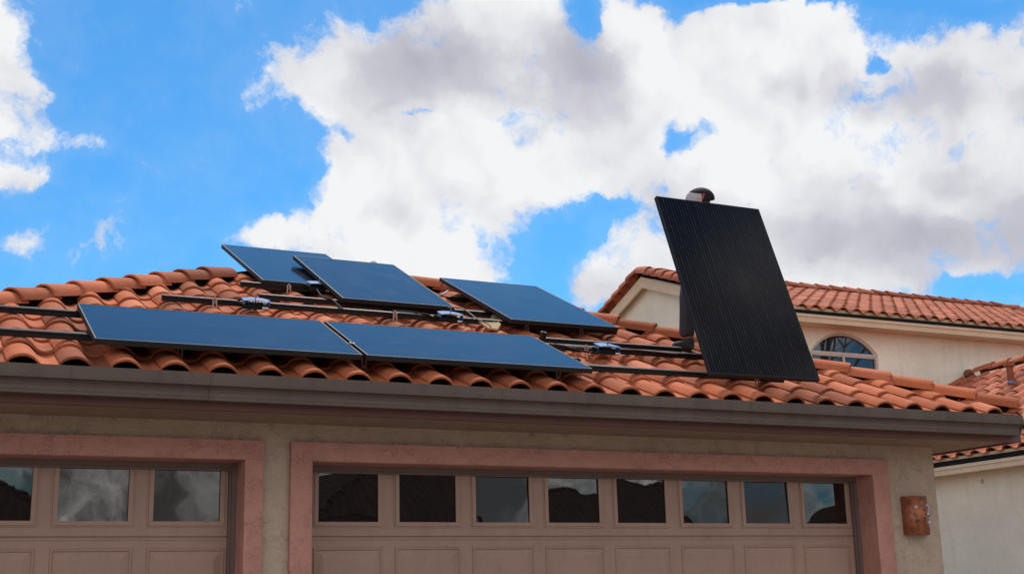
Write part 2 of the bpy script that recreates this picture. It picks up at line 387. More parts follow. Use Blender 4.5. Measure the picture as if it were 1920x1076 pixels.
# ------------------------------------------------------------------ garage roof planes
TAN = 0.45015                                # front slope
Y1, Z1 = -0.7575, 3.2554                     # lower edge of the mounted panels' glass
def zroof(y, off=0.): return Z1 - off + TAN * (y - Y1)      # off = metres straight down from the panel plane
def on_roof(px, py, off): return hit(px, py, (0, -TAN, 1), Z1 - off - TAN * Y1)
TH = math.atan(TAN)
UPS = Vector((0, math.cos(TH), math.sin(TH))); NRM = Vector((0, -math.sin(TH), math.cos(TH)))
DECK = .225
CORN_L = Vector((-3.75, -.80, 0)); CORN_R = Vector((6.08, -.80, 0)); APEX = Vector((1.061, 3.49, 0))

def tile_profile(n=15, P=.30):
    out = []
    for i in range(n):
        u = -.095 + (P + .012) * i / (n - 1)          # one tile: left lap, arch, pan
        a = abs(u) / .092
        if a < 1: z = .056 * (1 - a ** 2) ** .78
        else: z = -.017 * math.sin(math.pi * min(1, (abs(u) - .092) / .116))
        out.append((u, z + max(0, .009 * (1 - (u + .095) / .06))))
    return out
PROF = tile_profile()
def tile_roof(mb, org, ux, vdir, nrm, ulo, uhi, vlist, length=.42, jitter=.003, P=.30, keep=None, first_lift=0):
    """S-tiles: org is where u=0 (an arch crest), v=0 lies; vlist are the courses' front edges"""
    k = len(PROF); nu0 = math.ceil(ulo / P); nu1 = math.floor(uhi / P)
    for ci, v0 in enumerate(vlist):
        for j in range(nu0, nu1 + 1):
            uc = j * P
            if keep and not keep(org + ux * uc + vdir * (v0 + .17)): continue
            ln = length
            du = random.uniform(-jitter, jitter); dv = random.uniform(-.008, .008); dz = random.uniform(-.002, .003); sk = random.uniform(-.006, .006)
            th = .019
            def row(v, w0):
                return [org + ux * (uc + du + u + sk * v / ln) + vdir * (v0 + dv + v) + nrm * (w0 + dz + z) for u, z in PROF]
            def lift(v): return .019 + .027 * (1 - v / ln)
            top = row(.0, th + lift(0) - .005) + row(.007, th + lift(0) - .0005) + row(.02, th + lift(.02)) + row(ln, th + lift(ln))
            bot = row(.0, lift(0)) + row(ln, lift(ln))
            r = random.random()
            mb.add(top, [(a*k+i, a*k+i+1, (a+1)*k+i+1, (a+1)*k+i) for a in range(3) for i in range(k-1)], True, r)
            mb.add(bot, [(i, k+i, k+i+1, i+1) for i in range(k-1)], True, r)
            mb.add(bot[:k] + top[:k], [(i, i+1, k+i+1, k+i) for i in range(k-1)], False, r)
            mb.add([bot[0], bot[k], top[3*k], top[0]], [(0,1,2,3)], False, r)
            mb.add([bot[k-1], bot[2*k-1], top[4*k-1], top[k-1]], [(0,3,2,1)], False, r)
def cap_run(mb, p0, d, n, step, r0=.112, r1=.095, length=None, squash=1.0, side=None, seg=11, start=0, jit=.006):
    """barrel tiles laid up a hip, rake or ridge from p0 along d, each lapping the one below"""
    d = d.normalized(); side = (side or d.cross(Vector((0,0,1)))).normalized(); up = side.cross(d).normalized()
    if up.z < 0: up = -up
    length = length or step + .075
    for i in range(start, n):
        o = p0 + d * (step * i) + side * random.uniform(-jit, jit); r = random.random(); th = .016
        tw = random.uniform(-.012, .012)
        def ring(v, rr, lift):
            out = []
            for k in range(seg):
                a = math.pi * (k / (seg - 1)) * .94 + math.pi * .03
                out.append(o + d * v + side * (math.cos(a + tw) * rr) + up * (math.sin(a + tw) * rr * squash + lift))
            return out
        rb, lb = r1, 0.
        top = ring(0, r0 + th - .004, .024) + ring(.007, r0 + th, .024) + ring(.02, r0 + th, .023) + ring(length, rb + th, lb)
        bot = ring(0, r0, .024) + ring(length, rb, lb)
        k = seg
        mb.add(top, [(a*k+q, (a+1)*k+q, (a+1)*k+q+1, a*k+q+1) for a in range(3) for q in range(k-1)], True, r)
        mb.add(bot, [(q, q+1, k+q+1, k+q) for q in range(k-1)], True, r)
        mb.add(bot[:k] + top[:k], [(q, k+q, k+q+1, q+1) for q in range(k-1)], False, r)
        mb.add(bot[k:] + top[3*k:], [(q, q+1, k+q+1, k+q) for q in range(k-1)], False, r)
        mb.add([bot[0], bot[k], top[3*k], top[0]], [(0,1,2,3)], False, r)
        mb.add([bot[k-1], bot[2*k-1], top[4*k-1], top[k-1]], [(0,3,2,1)], False, r)

house = empty('garage_house', (1.0, -.2, 0), 'beige stucco garage with pink door surrounds under an orange tiled hip roof', 'house')
# --- front slope
def hip_planes(off):
    dl = (APEX - CORN_L).normalized(); nl = Vector((-dl.y, dl.x, 0))        # outward normal of the left hip
    dr = (APEX - CORN_R).normalized(); nr = Vector((-dr.y, dr.x, 0)) * -1
    return [(CORN_L - nl * off, nl), (CORN_R - nr * off, nr)]
pl = hip_planes(.075)
def inside(p, m=.25): return all((Vector((p.x, p.y, 0)) - co).dot(no) < m for co, no in pl)
vl = [0.0] + [(.32 + .305 * k) / math.cos(TH) for k in range(13)]
org = Vector((1.51, -.80, zroof(-.80, DECK)))
mb = MB(); tile_roof(mb, org, Vector((1,0,0)), UPS, NRM, -5.3, 4.6, vl, keep=inside)
mb.build('roof_tiles', M['tile'], house, clip=pl)
# --- side and back slopes (mostly out of sight)
def side_slope(cA, cB, name_mb):
    """slope rising from the eave cA->cB to the apex"""
    A = Vector((cA.x, cA.y, zroof(-.80, DECK))); Bv = Vector((cB.x, cB.y, zroof(-.80, DECK))); P = Vector((APEX.x, APEX.y, zroof(APEX.y, DECK)))
    ux = (Bv - A).normalized(); nrm = ux.cross(P - A).normalized()
    if nrm.z < 0: nrm = -nrm
    vd = nrm.cross(ux).normalized()
    if vd.z < 0: vd = -vd
    H = (P - A).dot(vd); Lh = (Bv - A).length
    ap = (P - A).dot(ux)
    def kp(p):
        q = p - A; u, v = q.dot(ux), q.dot(vd); t = v / H
        return t < 1 and ap * t - .1 < u < Lh - (Lh - ap) * t + .1
    e1 = Vector((P.x - A.x, P.y - A.y, 0)).normalized(); e2 = Vector((P.x - Bv.x, P.y - Bv.y, 0)).normalized()
    mid = (A + Bv) / 2
    n1 = Vector((-e1.y, e1.x, 0)); n1 = n1 if (mid - A).dot(n1) < 0 else -n1
    n2 = Vector((-e2.y, e2.x, 0)); n2 = n2 if (mid - Bv).dot(n2) < 0 else -n2
    tile_roof(name_mb, A + ux * .15, ux, vd, nrm, 0, Lh, [.36 * k for k in range(int(H / .36) + 1)], keep=kp)
    return [(A - n1 * .07, n1), (Bv - n2 * .07, n2)]
BL, BR = Vector((-3.75, 7.7, 0)), Vector((6.08, 7.7, 0))
for a, b in ((CORN_R, BR), (BL, CORN_L), (BR, BL)):
    mb = MB(); cl = side_slope(a, b, mb); mb.build('roof_tiles', M['tile'], house, clip=cl)
# --- black felt deck under the tiles
mb = MB(); zz = zroof(-.80, DECK) - .004; P = (APEX.x, APEX.y, zroof(APEX.y, DECK) - .004)
cs = [(-3.75,-.80,zz),(6.08,-.80,zz),(6.08,7.7,zz),(-3.75,7.7,zz)]
mb.add(cs + [P] + [(x, y, z - .05) for x, y, z in cs], [(0,1,4),(1,2,4),(2,3,4),(3,0,4),(5,8,7,6),(0,5,6,1),(1,6,7,2),(2,7,8,3),(3,8,5,0)])
mb.build('roof_underlay', M['felt'], house)
# --- hip caps
mb = MB()
off = .172
def hp(x, c): # point on a hip in plan at x
    t = (x - c.x) / (APEX.x - c.x); y = c.y + t * (APEX.y - c.y); return Vector((x, y, zroof(y, off)))
dL = hp(0, CORN_L) - hp(-1, CORN_L); p0 = hp(-2.075, CORN_L); nb_ = int((hp(APEX.x, CORN_L) - p0).length / .335)
cap_run(mb, p0 - dL.normalized() * .335 * 6, dL, 6 + int((hp(-.12, CORN_L) - p0).length / .335), .335, .104, .092)
mb.build('hip_cap_tiles', M['tile'], house); mb = MB()
dR = hp(4, CORN_R) - hp(5, CORN_R); p0 = hp(6.03, CORN_R); nb_ = int((hp(APEX.x, CORN_R) - p0).length / .362)
cap_run(mb, p0, dR, nb_ - 2, .362, .104, .092)
mb.build('hip_cap_tiles', M['tile'], house)
for bx, by in ((6.08, 7.7), (-3.75, 7.7)):
    mb = MB()
    a = Vector((bx, by, zroof(-.80, off))); b = Vector((APEX.x, APEX.y, zroof(APEX.y, off)))
    cap_run(mb, a, b - a, int((b - a).length / .36) - 1, .36)
    mb.build('hip_cap_tiles', M['tile'], house)
mb = MB()      # nailer boards that carry the caps
for c_ in (CORN_L, CORN_R, Vector((6.08, 7.7, 0)), Vector((-3.75, 7.7, 0))):
    a = Vector((c_.x, c_.y, zroof(-.80, .235))); b = Vector((APEX.x, APEX.y, zroof(APEX.y, .235))); d = b - a
    sd = Vector((-d.y, d.x, 0)).normalized() * .05
    mb.obox(a + d*.02 - sd, d*.97, sd*2, Vector((0, 0, .12)))
mb.build('hip_board', M['felt'], house)
# --- gutter
mb = MB()
prof = [(-.905,3.052),(-.905,2.985),(-.913,2.981),(-.913,2.972),(-.900,2.968),(-.886,2.964),(-.872,2.950),(-.866,2.930),(-.868,2.908),(-.878,2.896),(-.878,2.882),(-.785,2.882),
        (-.785,3.03),(-.790,3.03),(-.790,2.888),(-.866,2.888),(-.860,2.91),(-.860,2.945),(-.895,2.975),(-.899,3.052)]
for a, b in ((-3.9, -2.6), (-2.598, -.9925), (-.9905, 1.0265), (1.0285, 3.2475), (3.2495, 5.01), (5.012, 5.93)):
    mb.prism(prof[::-1], 'x', a, b)
mb.build('gutter', M['gutter'], house)
mb = MB(); mb.prism([(-.913,2.972),(-.905,3.052),(-.785,3.052),(-.785,2.882),(-.866,2.882),(-.880,2.93)][::-1], 'x', 5.9305, 5.936)
mb.build('gutter_end_cap', M['gutter'], house)
# --- fascia, soffit
mb = MB(); mb.box((-3.72, -.782, 2.835), (6.02, -.74, 3.03)); mb.box((5.98, -.738, 2.835), (6.02, 7.65, 3.03)); mb.box((-3.72, -.738, 2.835), (-3.68, 7.65, 3.03)); mb.box((-3.678, 7.61, 2.835), (5.978, 7.65, 3.03))
mb.build('fascia', M['fascia'], house)
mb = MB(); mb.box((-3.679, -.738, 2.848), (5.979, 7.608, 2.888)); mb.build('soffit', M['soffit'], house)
# --- walls: front wall with two openings (slab set round doors), sides, back
WF = -.20
mb = MB()
def wall_front(x0, x1, z0, z1): mb.box((x0, WF, z0), (x1, .15, z1))
SDL, SDR = -3.06, -.588          # single door opening
BDL, BDR = -.125, 4.824
DT = 2.592
wall_front(-3.45, SDL, -.15, DT); wall_front(SDR, BDL, -.15, DT); wall_front(BDR, 5.555, -.15, DT); wall_front(-3.45, 5.555, DT, 2.849)
mb.box((5.25, .15, -.15), (5.555, 7.2, 2.849)); mb.box((-3.45, .15, -.15), (-3.15, 7.2, 2.849)); mb.box((-3.149, 6.9, -.15), (5.249, 7.2, 2.849))
mb.build('wall', M['stucco'], house)
for (l, r, name) in ((SDL, SDR, 'l'), (BDL, BDR, 'b')):
    mb = MB(); w = .150 if name == 'b' else .122; wr = .172 if name == 'b' else .122
    # raised band, mitre-free: header between posts
    mb.box((l - w, WF - .045, -.14), (l + .004, WF - .0005, DT)); mb.box((r - .004, WF - .045, -.14), (r + wr, WF - .0005, DT))
    mb.box((l - w, WF - .045, DT), (r + wr, WF - .0005, 2.722))
    # painted reveals
    mb.box((l - .0005, WF - .0002, -.14), (l + .004, .0, DT - .0045)); mb.box((r - .004, WF - .0002, -.14), (r + .0005, .0, DT - .0045)); mb.box((l + .0045, WF - .044, DT - .004), (r - .0045, .0, DT - .0002))
    mb.build('door_surround', M['trim'], house, bevel=.008)
# --- garage doors
TILT = {}
def garage_door(x0, x1, first, count, tilts):
    """x0..x1 opening, windows at first + i*.6096"""
    yf = .012
    zt = DT - .004
    mb = MB()
    mb.box((x0, -.03, zt - .035), (x1, .045, zt)); mb.box((x0, -.03, -.1), (x0 + .035, .045, zt - .036)); mb.box((x1 - .035, -.03, -.1), (x1, .045, zt - .036))
    mb.box((x0 + .036, -.012, zt - .052), (x1 - .036, .045, zt - .036)); mb.box((x1 - .050, -.012, -.1), (x1 - .036, .045, zt - .053))
    mb.build('door_jamb_moulding', M['door_groove'], house)
    mb = MB()
    # sections: slightly rounded ends with shadow gaps
    zs = [2.545, 2.091, 1.560, 1.029, .498, -.02]
    zs[0] = 2.552
    gw, gh = .4457, .3422; zb = 2.1935
    # top section as a frame round the panes
    X = [x0 + .038]
    for i in range(count): X += [first + i*.6096 - .004, first + i*.6096 + gw + .004]
    X.append(x1 - .052)
    for i in range(0, len(X), 2): mb.box((X[i], yf, zs[1] + .004), (X[i+1], yf + .04, zs[0]))
    for i in range(1, len(X) - 1, 2):
        mb.box((X[i], yf, zs[1] + .004), (X[i+1], yf + .04, zb - .004)); mb.box((X[i], yf, zb + gh + .004), (X[i+1], yf + .04, zs[0]))
    mb.box((x0 + .038, yf + .012, zs[1] - .006), (x1 - .052, yf + .03, zs[1] + .0035))
    for a, b in zip(zs[1:-1], zs[2:]):
        mb.box((x0 + .038, yf, b + .004), (x1 - .052, yf + .04, a - .006))
        mb.box((x0 + .038, yf + .012, b - .006), (x1 - .052, yf + .03, b + .0035))
        mb.box((x0 + .038, yf - .006, a - .022), (x1 - .052, yf - .0003, a - .012))     # top bead of the section
        for i in range(count):
            cx0 = first + i*.6096 - .035; cx1 = cx0 + .52; zt_, zb_ = a - .075, b + .075
            def ring(d, y): return [(cx0+d, y, zb_+d), (cx1-d, y, zb_+d), (cx1-d, y, zt_-d), (cx0+d, y, zt_-d)]
            V = ring(0, yf - .0004) + ring(.006, yf - .010) + ring(.016, yf - .010) + ring(.022, yf - .001) + ring(.070, yf - .016) + ring(.074, yf - .017)
            F = [(r*4+q, r*4+(q+1)%4, (r+1)*4+(q+1)%4, (r+1)*4+q) for r in range(5) for q in range(4)] + [(20,21,22,23)]
            mb.add(V, F)
    door = mb.build('garage_door', M['door'], house, bevel=0)
    for i in range(count):
        a = first + i*.6096; b = a + gw; z0 = zb; z1 = zb + gh
        fm = MB(); t = .030
        def fr(xa, za, xb, zb2): fm.box((xa, yf - .012, za), (xb, yf - .0005, zb2))
        fr(a - t, z1, b + t, z1 + t); fr(a - t, z0 - t, b + t, z0); fr(a - t, z0, a, z1); fr(b, z0, b + t, z1)
        t2 = .012
        fm.box((a - t - t2, yf - .005, z0 - t - t2), (b + t + t2, yf - .0004, z0 - t)); fm.box((a - t - t2, yf - .005, z1 + t), (b + t + t2, yf - .0004, min(z1 + t + t2, zs[0] + .0)))
        fm.box((a - t - t2, yf - .005, z0 - t), (a - t, yf - .0004, z1 + t)); fm.box((b + t, yf - .005, z0 - t), (b + t + t2, yf - .0004, z1 + t))
        fm.build('window_frame', M['door'], door, bevel=.002)
        tx, tz = tilts[i] if i < len(tilts) else (0, 0)
        g = MB(); nx, nz = 8, 6
        hx, hz = gw/2 + .003, gh/2 + .003; cx, cz = (a+b)/2, (z0+z1)/2
        V = []
        bow = random.uniform(-.0012, .0012)
        for r in range(nz+1):
            for q in range(nx+1):
                lx = -hx + 2*hx*q/nx; lz = -hz + 2*hz*r/nz
                V.append((cx + lx, yf + .006 + lz*math.tan(rad(tx)) + lx*math.tan(rad(tz)) + bow*math.cos(1.5*lx/hx)*math.cos(1.5*lz/hz), cz + lz))
        g.add(V, [(r*(nx+1)+q, r*(nx+1)+q+1, (r+1)*(nx+1)+q+1, (r+1)*(nx+1)+q) for r in range(nz) for q in range(nx)], True)
        k0 = (nx+1)*(nz+1)
        g.build('window_pane', M['glass'], door)
garage_door(BDL + .004, BDR - .004, 0.0, 8, [(-1.3,0),(-.8,0),(1.6,0),(.45,0),(-.5,0),(0.15,0),(1.5,0),(-.2,0)])
garage_door(SDL + .004, SDR - .004, -1.1445 - 3*.6096, 4, [(0,0),(-1.0,0),(.0,0),(.15,0)])

# ------------------------------------------------------------------ neighbouring house
nh = empty('neighbouring_house', (14, 9, 0), 'cream stucco two storey house with arched window behind the garage roof', 'house')
Xg = 10.9; MS = .36; YE = 8.5; ZE = 6.40; YR = 13.2; XR = 20.85
ta = math.atan(MS); vd = Vector((0, math.cos(ta), math.sin(ta))); nn = Vector((0, -math.sin(ta), math.cos(ta)))
ridge_z = ZE + MS * (YR - YE)
mb = MB()
xe = XR + (YR - YE) * 1.0
hipd = Vector((YE - YR, -(xe - XR), 0))    # plan normal helper
hd = Vector((xe - XR, YE - YR, 0)).normalized(); hn = Vector((-hd.y, hd.x, 0)); hn = hn if hn.x > 0 else -hn
clipR = [(Vector((XR, YR, 0)) - hn * .05, hn)]
tile_roof(mb, Vector((Xg + .32, YE, ZE - .02)), Vector((1,0,0)), vd, nn, 0, xe - Xg, [.355 * k for k in range(int((YR - YE) / math.cos(ta) / .355))] + [(YR - YE) / math.cos(ta) - .36],
          keep=lambda p: (Vector((p.x, p.y, 0)) - clipR[0][0]).dot(hn) < .3)
mb.build('roof_tiles', M['tile_far'], nh, clip=clipR)
# hidden back slope and right hip as tiled slopes
mb = MB(); vb = Vector((0, -math.cos(ta), math.sin(ta))); nb2 = Vector((0, math.sin(ta), math.cos(ta)))
tile_roof(mb, Vector((Xg + .32, 2*YR - YE, ZE - .02)), Vector((1,0,0)), vb, nb2, 0, xe - Xg, [.355 * k for k in range(int((YR - YE) / math.cos(ta) / .355))],
          keep=lambda p: (p.x - XR) < (p.y - YR) * 1.0 + .1)
mb.build('roof_tiles', M['tile_far'], nh)
mb = MB(); ze = ZE - .03; zr = ridge_z - .03
mb.add([(Xg+.1,YE,ze),(xe,YE,ze),(xe,2*YR-YE,ze),(Xg+.1,2*YR-YE,ze),(Xg+.1,YR,zr),(XR,YR,zr)], [(0,1,5,4),(1,2,5),(2,3,4,5)])
mb.build('roof_underlay', M['felt'], nh)
mb = MB()
rz = ridge_z + .05
cap_run(mb, Vector((Xg + .10, YR, rz)), Vector((1,0,0)), int((XR - Xg) / .40) + 1, .40, .115, .10, side=Vector((0,1,0)))
a = Vector((xe, YE, ZE + .05)); b = Vector((XR, YR, rz)); cap_run(mb, a, b - a, int((b-a).length / .40), .40)
# rake barrels, overlapping like the photo's scalloped verge
for sgn in (-1, 1):
    a = Vector((Xg + .0, YR + sgn * (YR - YE) * 1.0, ZE + .03)); b = Vector((Xg + .0, YR, ridge_z + .03))
    cap_run(mb, a, b - a, int((b-a).length / .33), .33, .125, .105, squash=1.25, start=1)
mb.build('ridge_and_verge_tiles', M['tile_far'], nh)
mb = MB(); mb.box((Xg + .03, YR - .13, ridge_z - .16), (Xg + .5, YR + .13, ridge_z + .06)); mb.build('peak_filler', M['felt'], nh)  # added black block that closes the sky gap under the peak
# mortar bird stops under the front arches, dark drip strip, beige fascia, soffit
mb = MB(); mb.box((Xg + .15, YE + .028, ZE - .06), (xe - .1, YE + .06, ZE + .052)); mb.build('eave_mortar', M['mortar'], nh)
mb = MB(); mb.box((Xg + .1, YE - .03, ZE - .085), (xe - .02, YE + .05, ZE - .020)); mb.build('drip_edge', M['felt'], nh)
mb = MB(); mb.box((Xg + .1, YE - .012, ZE - .225), (xe - .05, YE + .05, ZE - .086)); mb.box((Xg + .1, YE - .03, ZE - .135), (xe - .05, YE - .0125, ZE - .086))
for sgn in (-1, 1):
    y0 = YR + sgn * (YR - YE); 
    V = [(Xg + .02, y0, ZE - .03), (Xg + .02, YR, ridge_z - .03), (Xg + .02, YR, ridge_z - .26), (Xg + .02, y0, ZE - .235)]
    V += [(x + .05, y, z) for x, y, z in V]; F = [(0,1,2,3),(7,6,5,4),(0,4,5,1),(1,5,6,2),(2,6,7,3),(3,7,4,0)]
    if sgn < 0: F = [t[::-1] for t in F]
    mb.add(V, F)
mb.build('fascia', M['beige_trim'], nh)
YW = 8.9; XW = Xg + .42
mb = MB(); mb.box((Xg + .12, YE + .051, ZE - .21), (xe - .06, YW + .2, ZE - .17)); 
V = []
for y, z in ((YE, ZE - .03), (YR, ridge_z - .03), (2*YR - YE, ZE - .03)): V += [(Xg + .071, y, z - .03), (XW + .2, y, z - .03), (Xg + .071, y, z - .07), (XW + .2, y, z - .07)]
mb.add(V, [(0,1,5,4),(4,5,9,8),(2,6,7,3),(6,10,11,7),(0,4,6,2),(4,8,10,6)])
mb.build('soffit', M['beige_trim'], nh)
# walls; the arched opening is cut as a polygon ring
AL, AR, AS, AT = 11.66, 13.17, 5.775, 6.135    # arch left, right, spring, top
ZB = 4.3
cxa = (AL + AR) / 2; hw = (AR - AL) / 2; rise = AT - AS; Rr = (hw*hw + rise*rise) / (2*rise); zc = AT - Rr; a0 = math.asin(hw / Rr)
arc = [(cxa + Rr*math.sin(-a0 + 2*a0*i/24), zc + Rr*math.cos(-a0 + 2*a0*i/24)) for i in range(25)]
def segm(mb, y0, y1, grow):
    """arched ring of the opening grown outward by grow"""
mb = MB(); top = ZE - .18
def wq(x0, z0, x1, z1): mb.box((x0, YW, z0), (x1, YW + .2, z1))
wq(XW - .22, 0, AL, top); wq(AR, 0, 24, top); wq(AL, 0, AR, ZB)
for i in range(24):
    (x0, z0), (x1, z1) = arc[i], arc[i+1]
    mb.add([(x0,YW,z0),(x1,YW,z1),(x1,YW,top),(x0,YW,top),(x0,YW+.2,z0),(x1,YW+.2,z1),(x1,YW+.2,top),(x0,YW+.2,top)], [(0,1,2,3),(7,6,5,4),(0,4,5,1),(3,2,6,7)])
mb.box((24, YW, 0), (24.2, 2*YR-YW, top)); mb.box((XW, 2*YR-YW, 0), (23.999, 2*YR-YW+.2, top))
mb.build('wall', M['cream'], nh)
# gable wall facing us from the left end
mb = MB(); V = [(XW - .22, YW + .201, 0), (XW - .22, 2*YR - YW, 0), (XW - .22, 2*YR - YW, ZE - .18 + .14), (XW - .22, YR, ridge_z - .13), (XW - .22, YW + .201, ZE - .18 + .14)]
V += [(x + .2, y, z) for x, y, z in V]; mb.add(V, [(0,4,3,2,1),(5,6,7,8,9),(0,5,9,4),(4,9,8,3),(3,8,7,2),(2,7,6,1),(1,6,5,0)])
mb.build('gable_wall', M['cream_shaded'], nh)
# arched window
mb = MB()
t = .045
def offarc(g): return [(cxa + (Rr+g)*math.sin(-a0 + 2*a0*i/24), zc + (Rr+g)*math.cos(-a0 + 2*a0*i/24)) for i in range(25)]
A0, A1 = offarc(-.002), offarc(-t)
for i in range(24):
    a, b, c, d = A0[i], A0[i+1], A1[i+1], A1[i]
    mb.add([(p[0], YW + .02, p[1]) for p in (a,b,c,d)] + [(p[0], YW + .09, p[1]) for p in (a,b,c,d)], [(3,2,1,0),(4,5,6,7),(2,3,7,6),(0,1,5,4)])
mb.box((AL, YW + .018, ZB), (AL + t, YW + .09, AS - .03)); mb.box((AR - t, YW + .018, ZB), (AR, YW + .09, AS - .03)); mb.box((AL + t + .0005, YW + .019, ZB), (AR - t - .0005, YW + .09, ZB + t))
mb.box((AL + .001, YW + .012, AS - .038), (AR - .001, YW + .088, AS + .006)); mb.box((AL + t, YW + .022, AS - .070), (AR - t, YW + .088, AS - .0385))
mb.box((cxa - .020, YW + .024, ZB + t), (cxa + .020, YW + .087, AS - .0705))
win = mb.build('arched_window', M['white_frame'], nh)
mb = MB(); mb.add([(AL+.01, YW+.06, ZB+.01), (AR-.01, YW+.06, ZB+.01)] + [(x, YW+.06, z) for x, z in offarc(-.015)[::-1]], [tuple(range(27))])
mb.build('window_pane', M['glass_far'], win)
mb = MB(); mb.box((AL - .02, YW + .12, ZB), (AR + .02, YW + .14, AT)); mb.build('blind', M['back'], win)
# lower wing with its own tiled roof, left slope facing us
WX, WZ, WM = 11.5, 3.50, .53; WXR = 15.16
tb = math.atan(WM); vdw = Vector((math.cos(tb), 0, math.sin(tb))); nw = Vector((-math.sin(tb), 0, math.cos(tb)))
Hs = (WXR - WX) / math.cos(tb)
mb = MB(); tile_roof(mb, Vector((WX, 8.75, WZ)), Vector((0,-1,0)), vdw, nw, 0, 11, [.355 * k for k in range(int(Hs / .355))])
mb.build('wing_roof_tiles', M['tile_far'], nh)
mb = MB(); tile_roof(mb, Vector((2*WXR - WX, -2.2, WZ)), Vector((0,1,0)), Vector((-math.cos(tb), 0, math.sin(tb))), Vector((math.sin(tb), 0, math.cos(tb))), 0, 11, [.355 * k for k in range(int(Hs / .355))])
mb.build('wing_roof_tiles', M['tile_far'], nh)
wzr = WZ + WM * (WXR - WX)
mb = MB(); mb.add([(WX,-2.3,WZ-.01),(WXR,-2.3,wzr-.01),(2*WXR-WX,-2.3,WZ-.01),(WX,8.89,WZ-.01),(WXR,8.89,wzr-.01),(2*WXR-WX,8.89,WZ-.01)], [(0,1,4,3),(1,2,5,4),(0,3,5,2),(0,2,1),(3,4,5)])
mb.build('wing_underlay', M['felt'], nh)
mb = MB(); cap_run(mb, Vector((WXR, -2.3, wzr + .04)), Vector((0,1,0)), 28, .385, .115, .10, side=Vector((1,0,0)))
mb.ball((WXR, 8.74, wzr + .07), (.11, .09, .09)); mb.build('wing_ridge_tiles', M['tile_far'], nh)
mb = MB(); mb.box((WX - .0, -2.25, WZ - .075), (WX + .05, 8.89, WZ - .012)); mb.build('drip_edge', M['felt'], nh)
mb = MB(); mb.box((WX + .03, -2.25, WZ - .05), (WX + .065, 8.88, WZ + .05)); mb.build('eave_mortar', M['mortar'], nh)
mb = MB(); mb.box((WX + .012, -2.25, WZ - .20), (WX + .05, 8.88, WZ - .076)); mb.box((WX - .004, -2.25, WZ - .125), (WX + .0115, 8.88, WZ - .076)); mb.box((WX + .051, -2.25, WZ - .19), (WX + .31, 8.88, WZ - .16))
mb.build('fascia', M['beige_trim'], nh)
mb = MB(); mb.box((WX + .3, -2.0, 0), (WX + .5, 8.89, WZ - .161)); mb.box((WX + .501, -2.0, 0), (2*WXR - WX - .3, -1.8, WZ - .161)); mb.box((2*WXR - WX - .5, -1.799, 0), (2*WXR - WX - .3, 8.89, WZ - .161))
V = [(WX+.31,-1.99,WZ-.15),(WXR,-1.99,wzr-.05),(2*WXR-WX-.31,-1.99,WZ-.15)]; mb.add(V + [(x,y+.15,z) for x,y,z in V], [(0,2,1),(3,4,5)])
mb.build('wing_wall', M['cream_shaded'], nh)
# flashing along the wall junction
mb = MB(); mb.obox((WX+.1, 8.80, WZ+.10), (WXR-WX-.1, 0, WM*(WXR-WX-.1)), (0, .095, 0), (0, 0, .012)); mb.build('flashing', M['beige_trim'], nh)
# terracotta flue with cap and bright flashing
vp = hit(1897, 724, (-WM, 0, 1), WZ + .05 - WM*WX)
mb = MB(); mb.tube([vp + Vector((0,0,-.05)), vp + Vector((0,0,.36))], .055, 12); mb.tube([vp + Vector((0,0,.34)), vp + Vector((0,0,.37)), vp + Vector((0,0,.41))], .100, 12, .08)
mb.build('flue_pipe', M['tile_far'], nh)
mb = MB(); mb.tube([vp + Vector((0,0,.05)), vp + Vector((0,0,.085))], .08, 12, .065); mb.build('flue_collar', M['alu'], nh)
kp = Vector((11.8, 5.395, 3.171)); mb = MB(); mb.ball(kp, (.02, .035, .035)); mb.tube([kp + Vector((-.004,0,0)), kp + Vector((-.03,0,0))], .018, 10)
mb.build('wall_eyelet', M['white_frame'], nh)

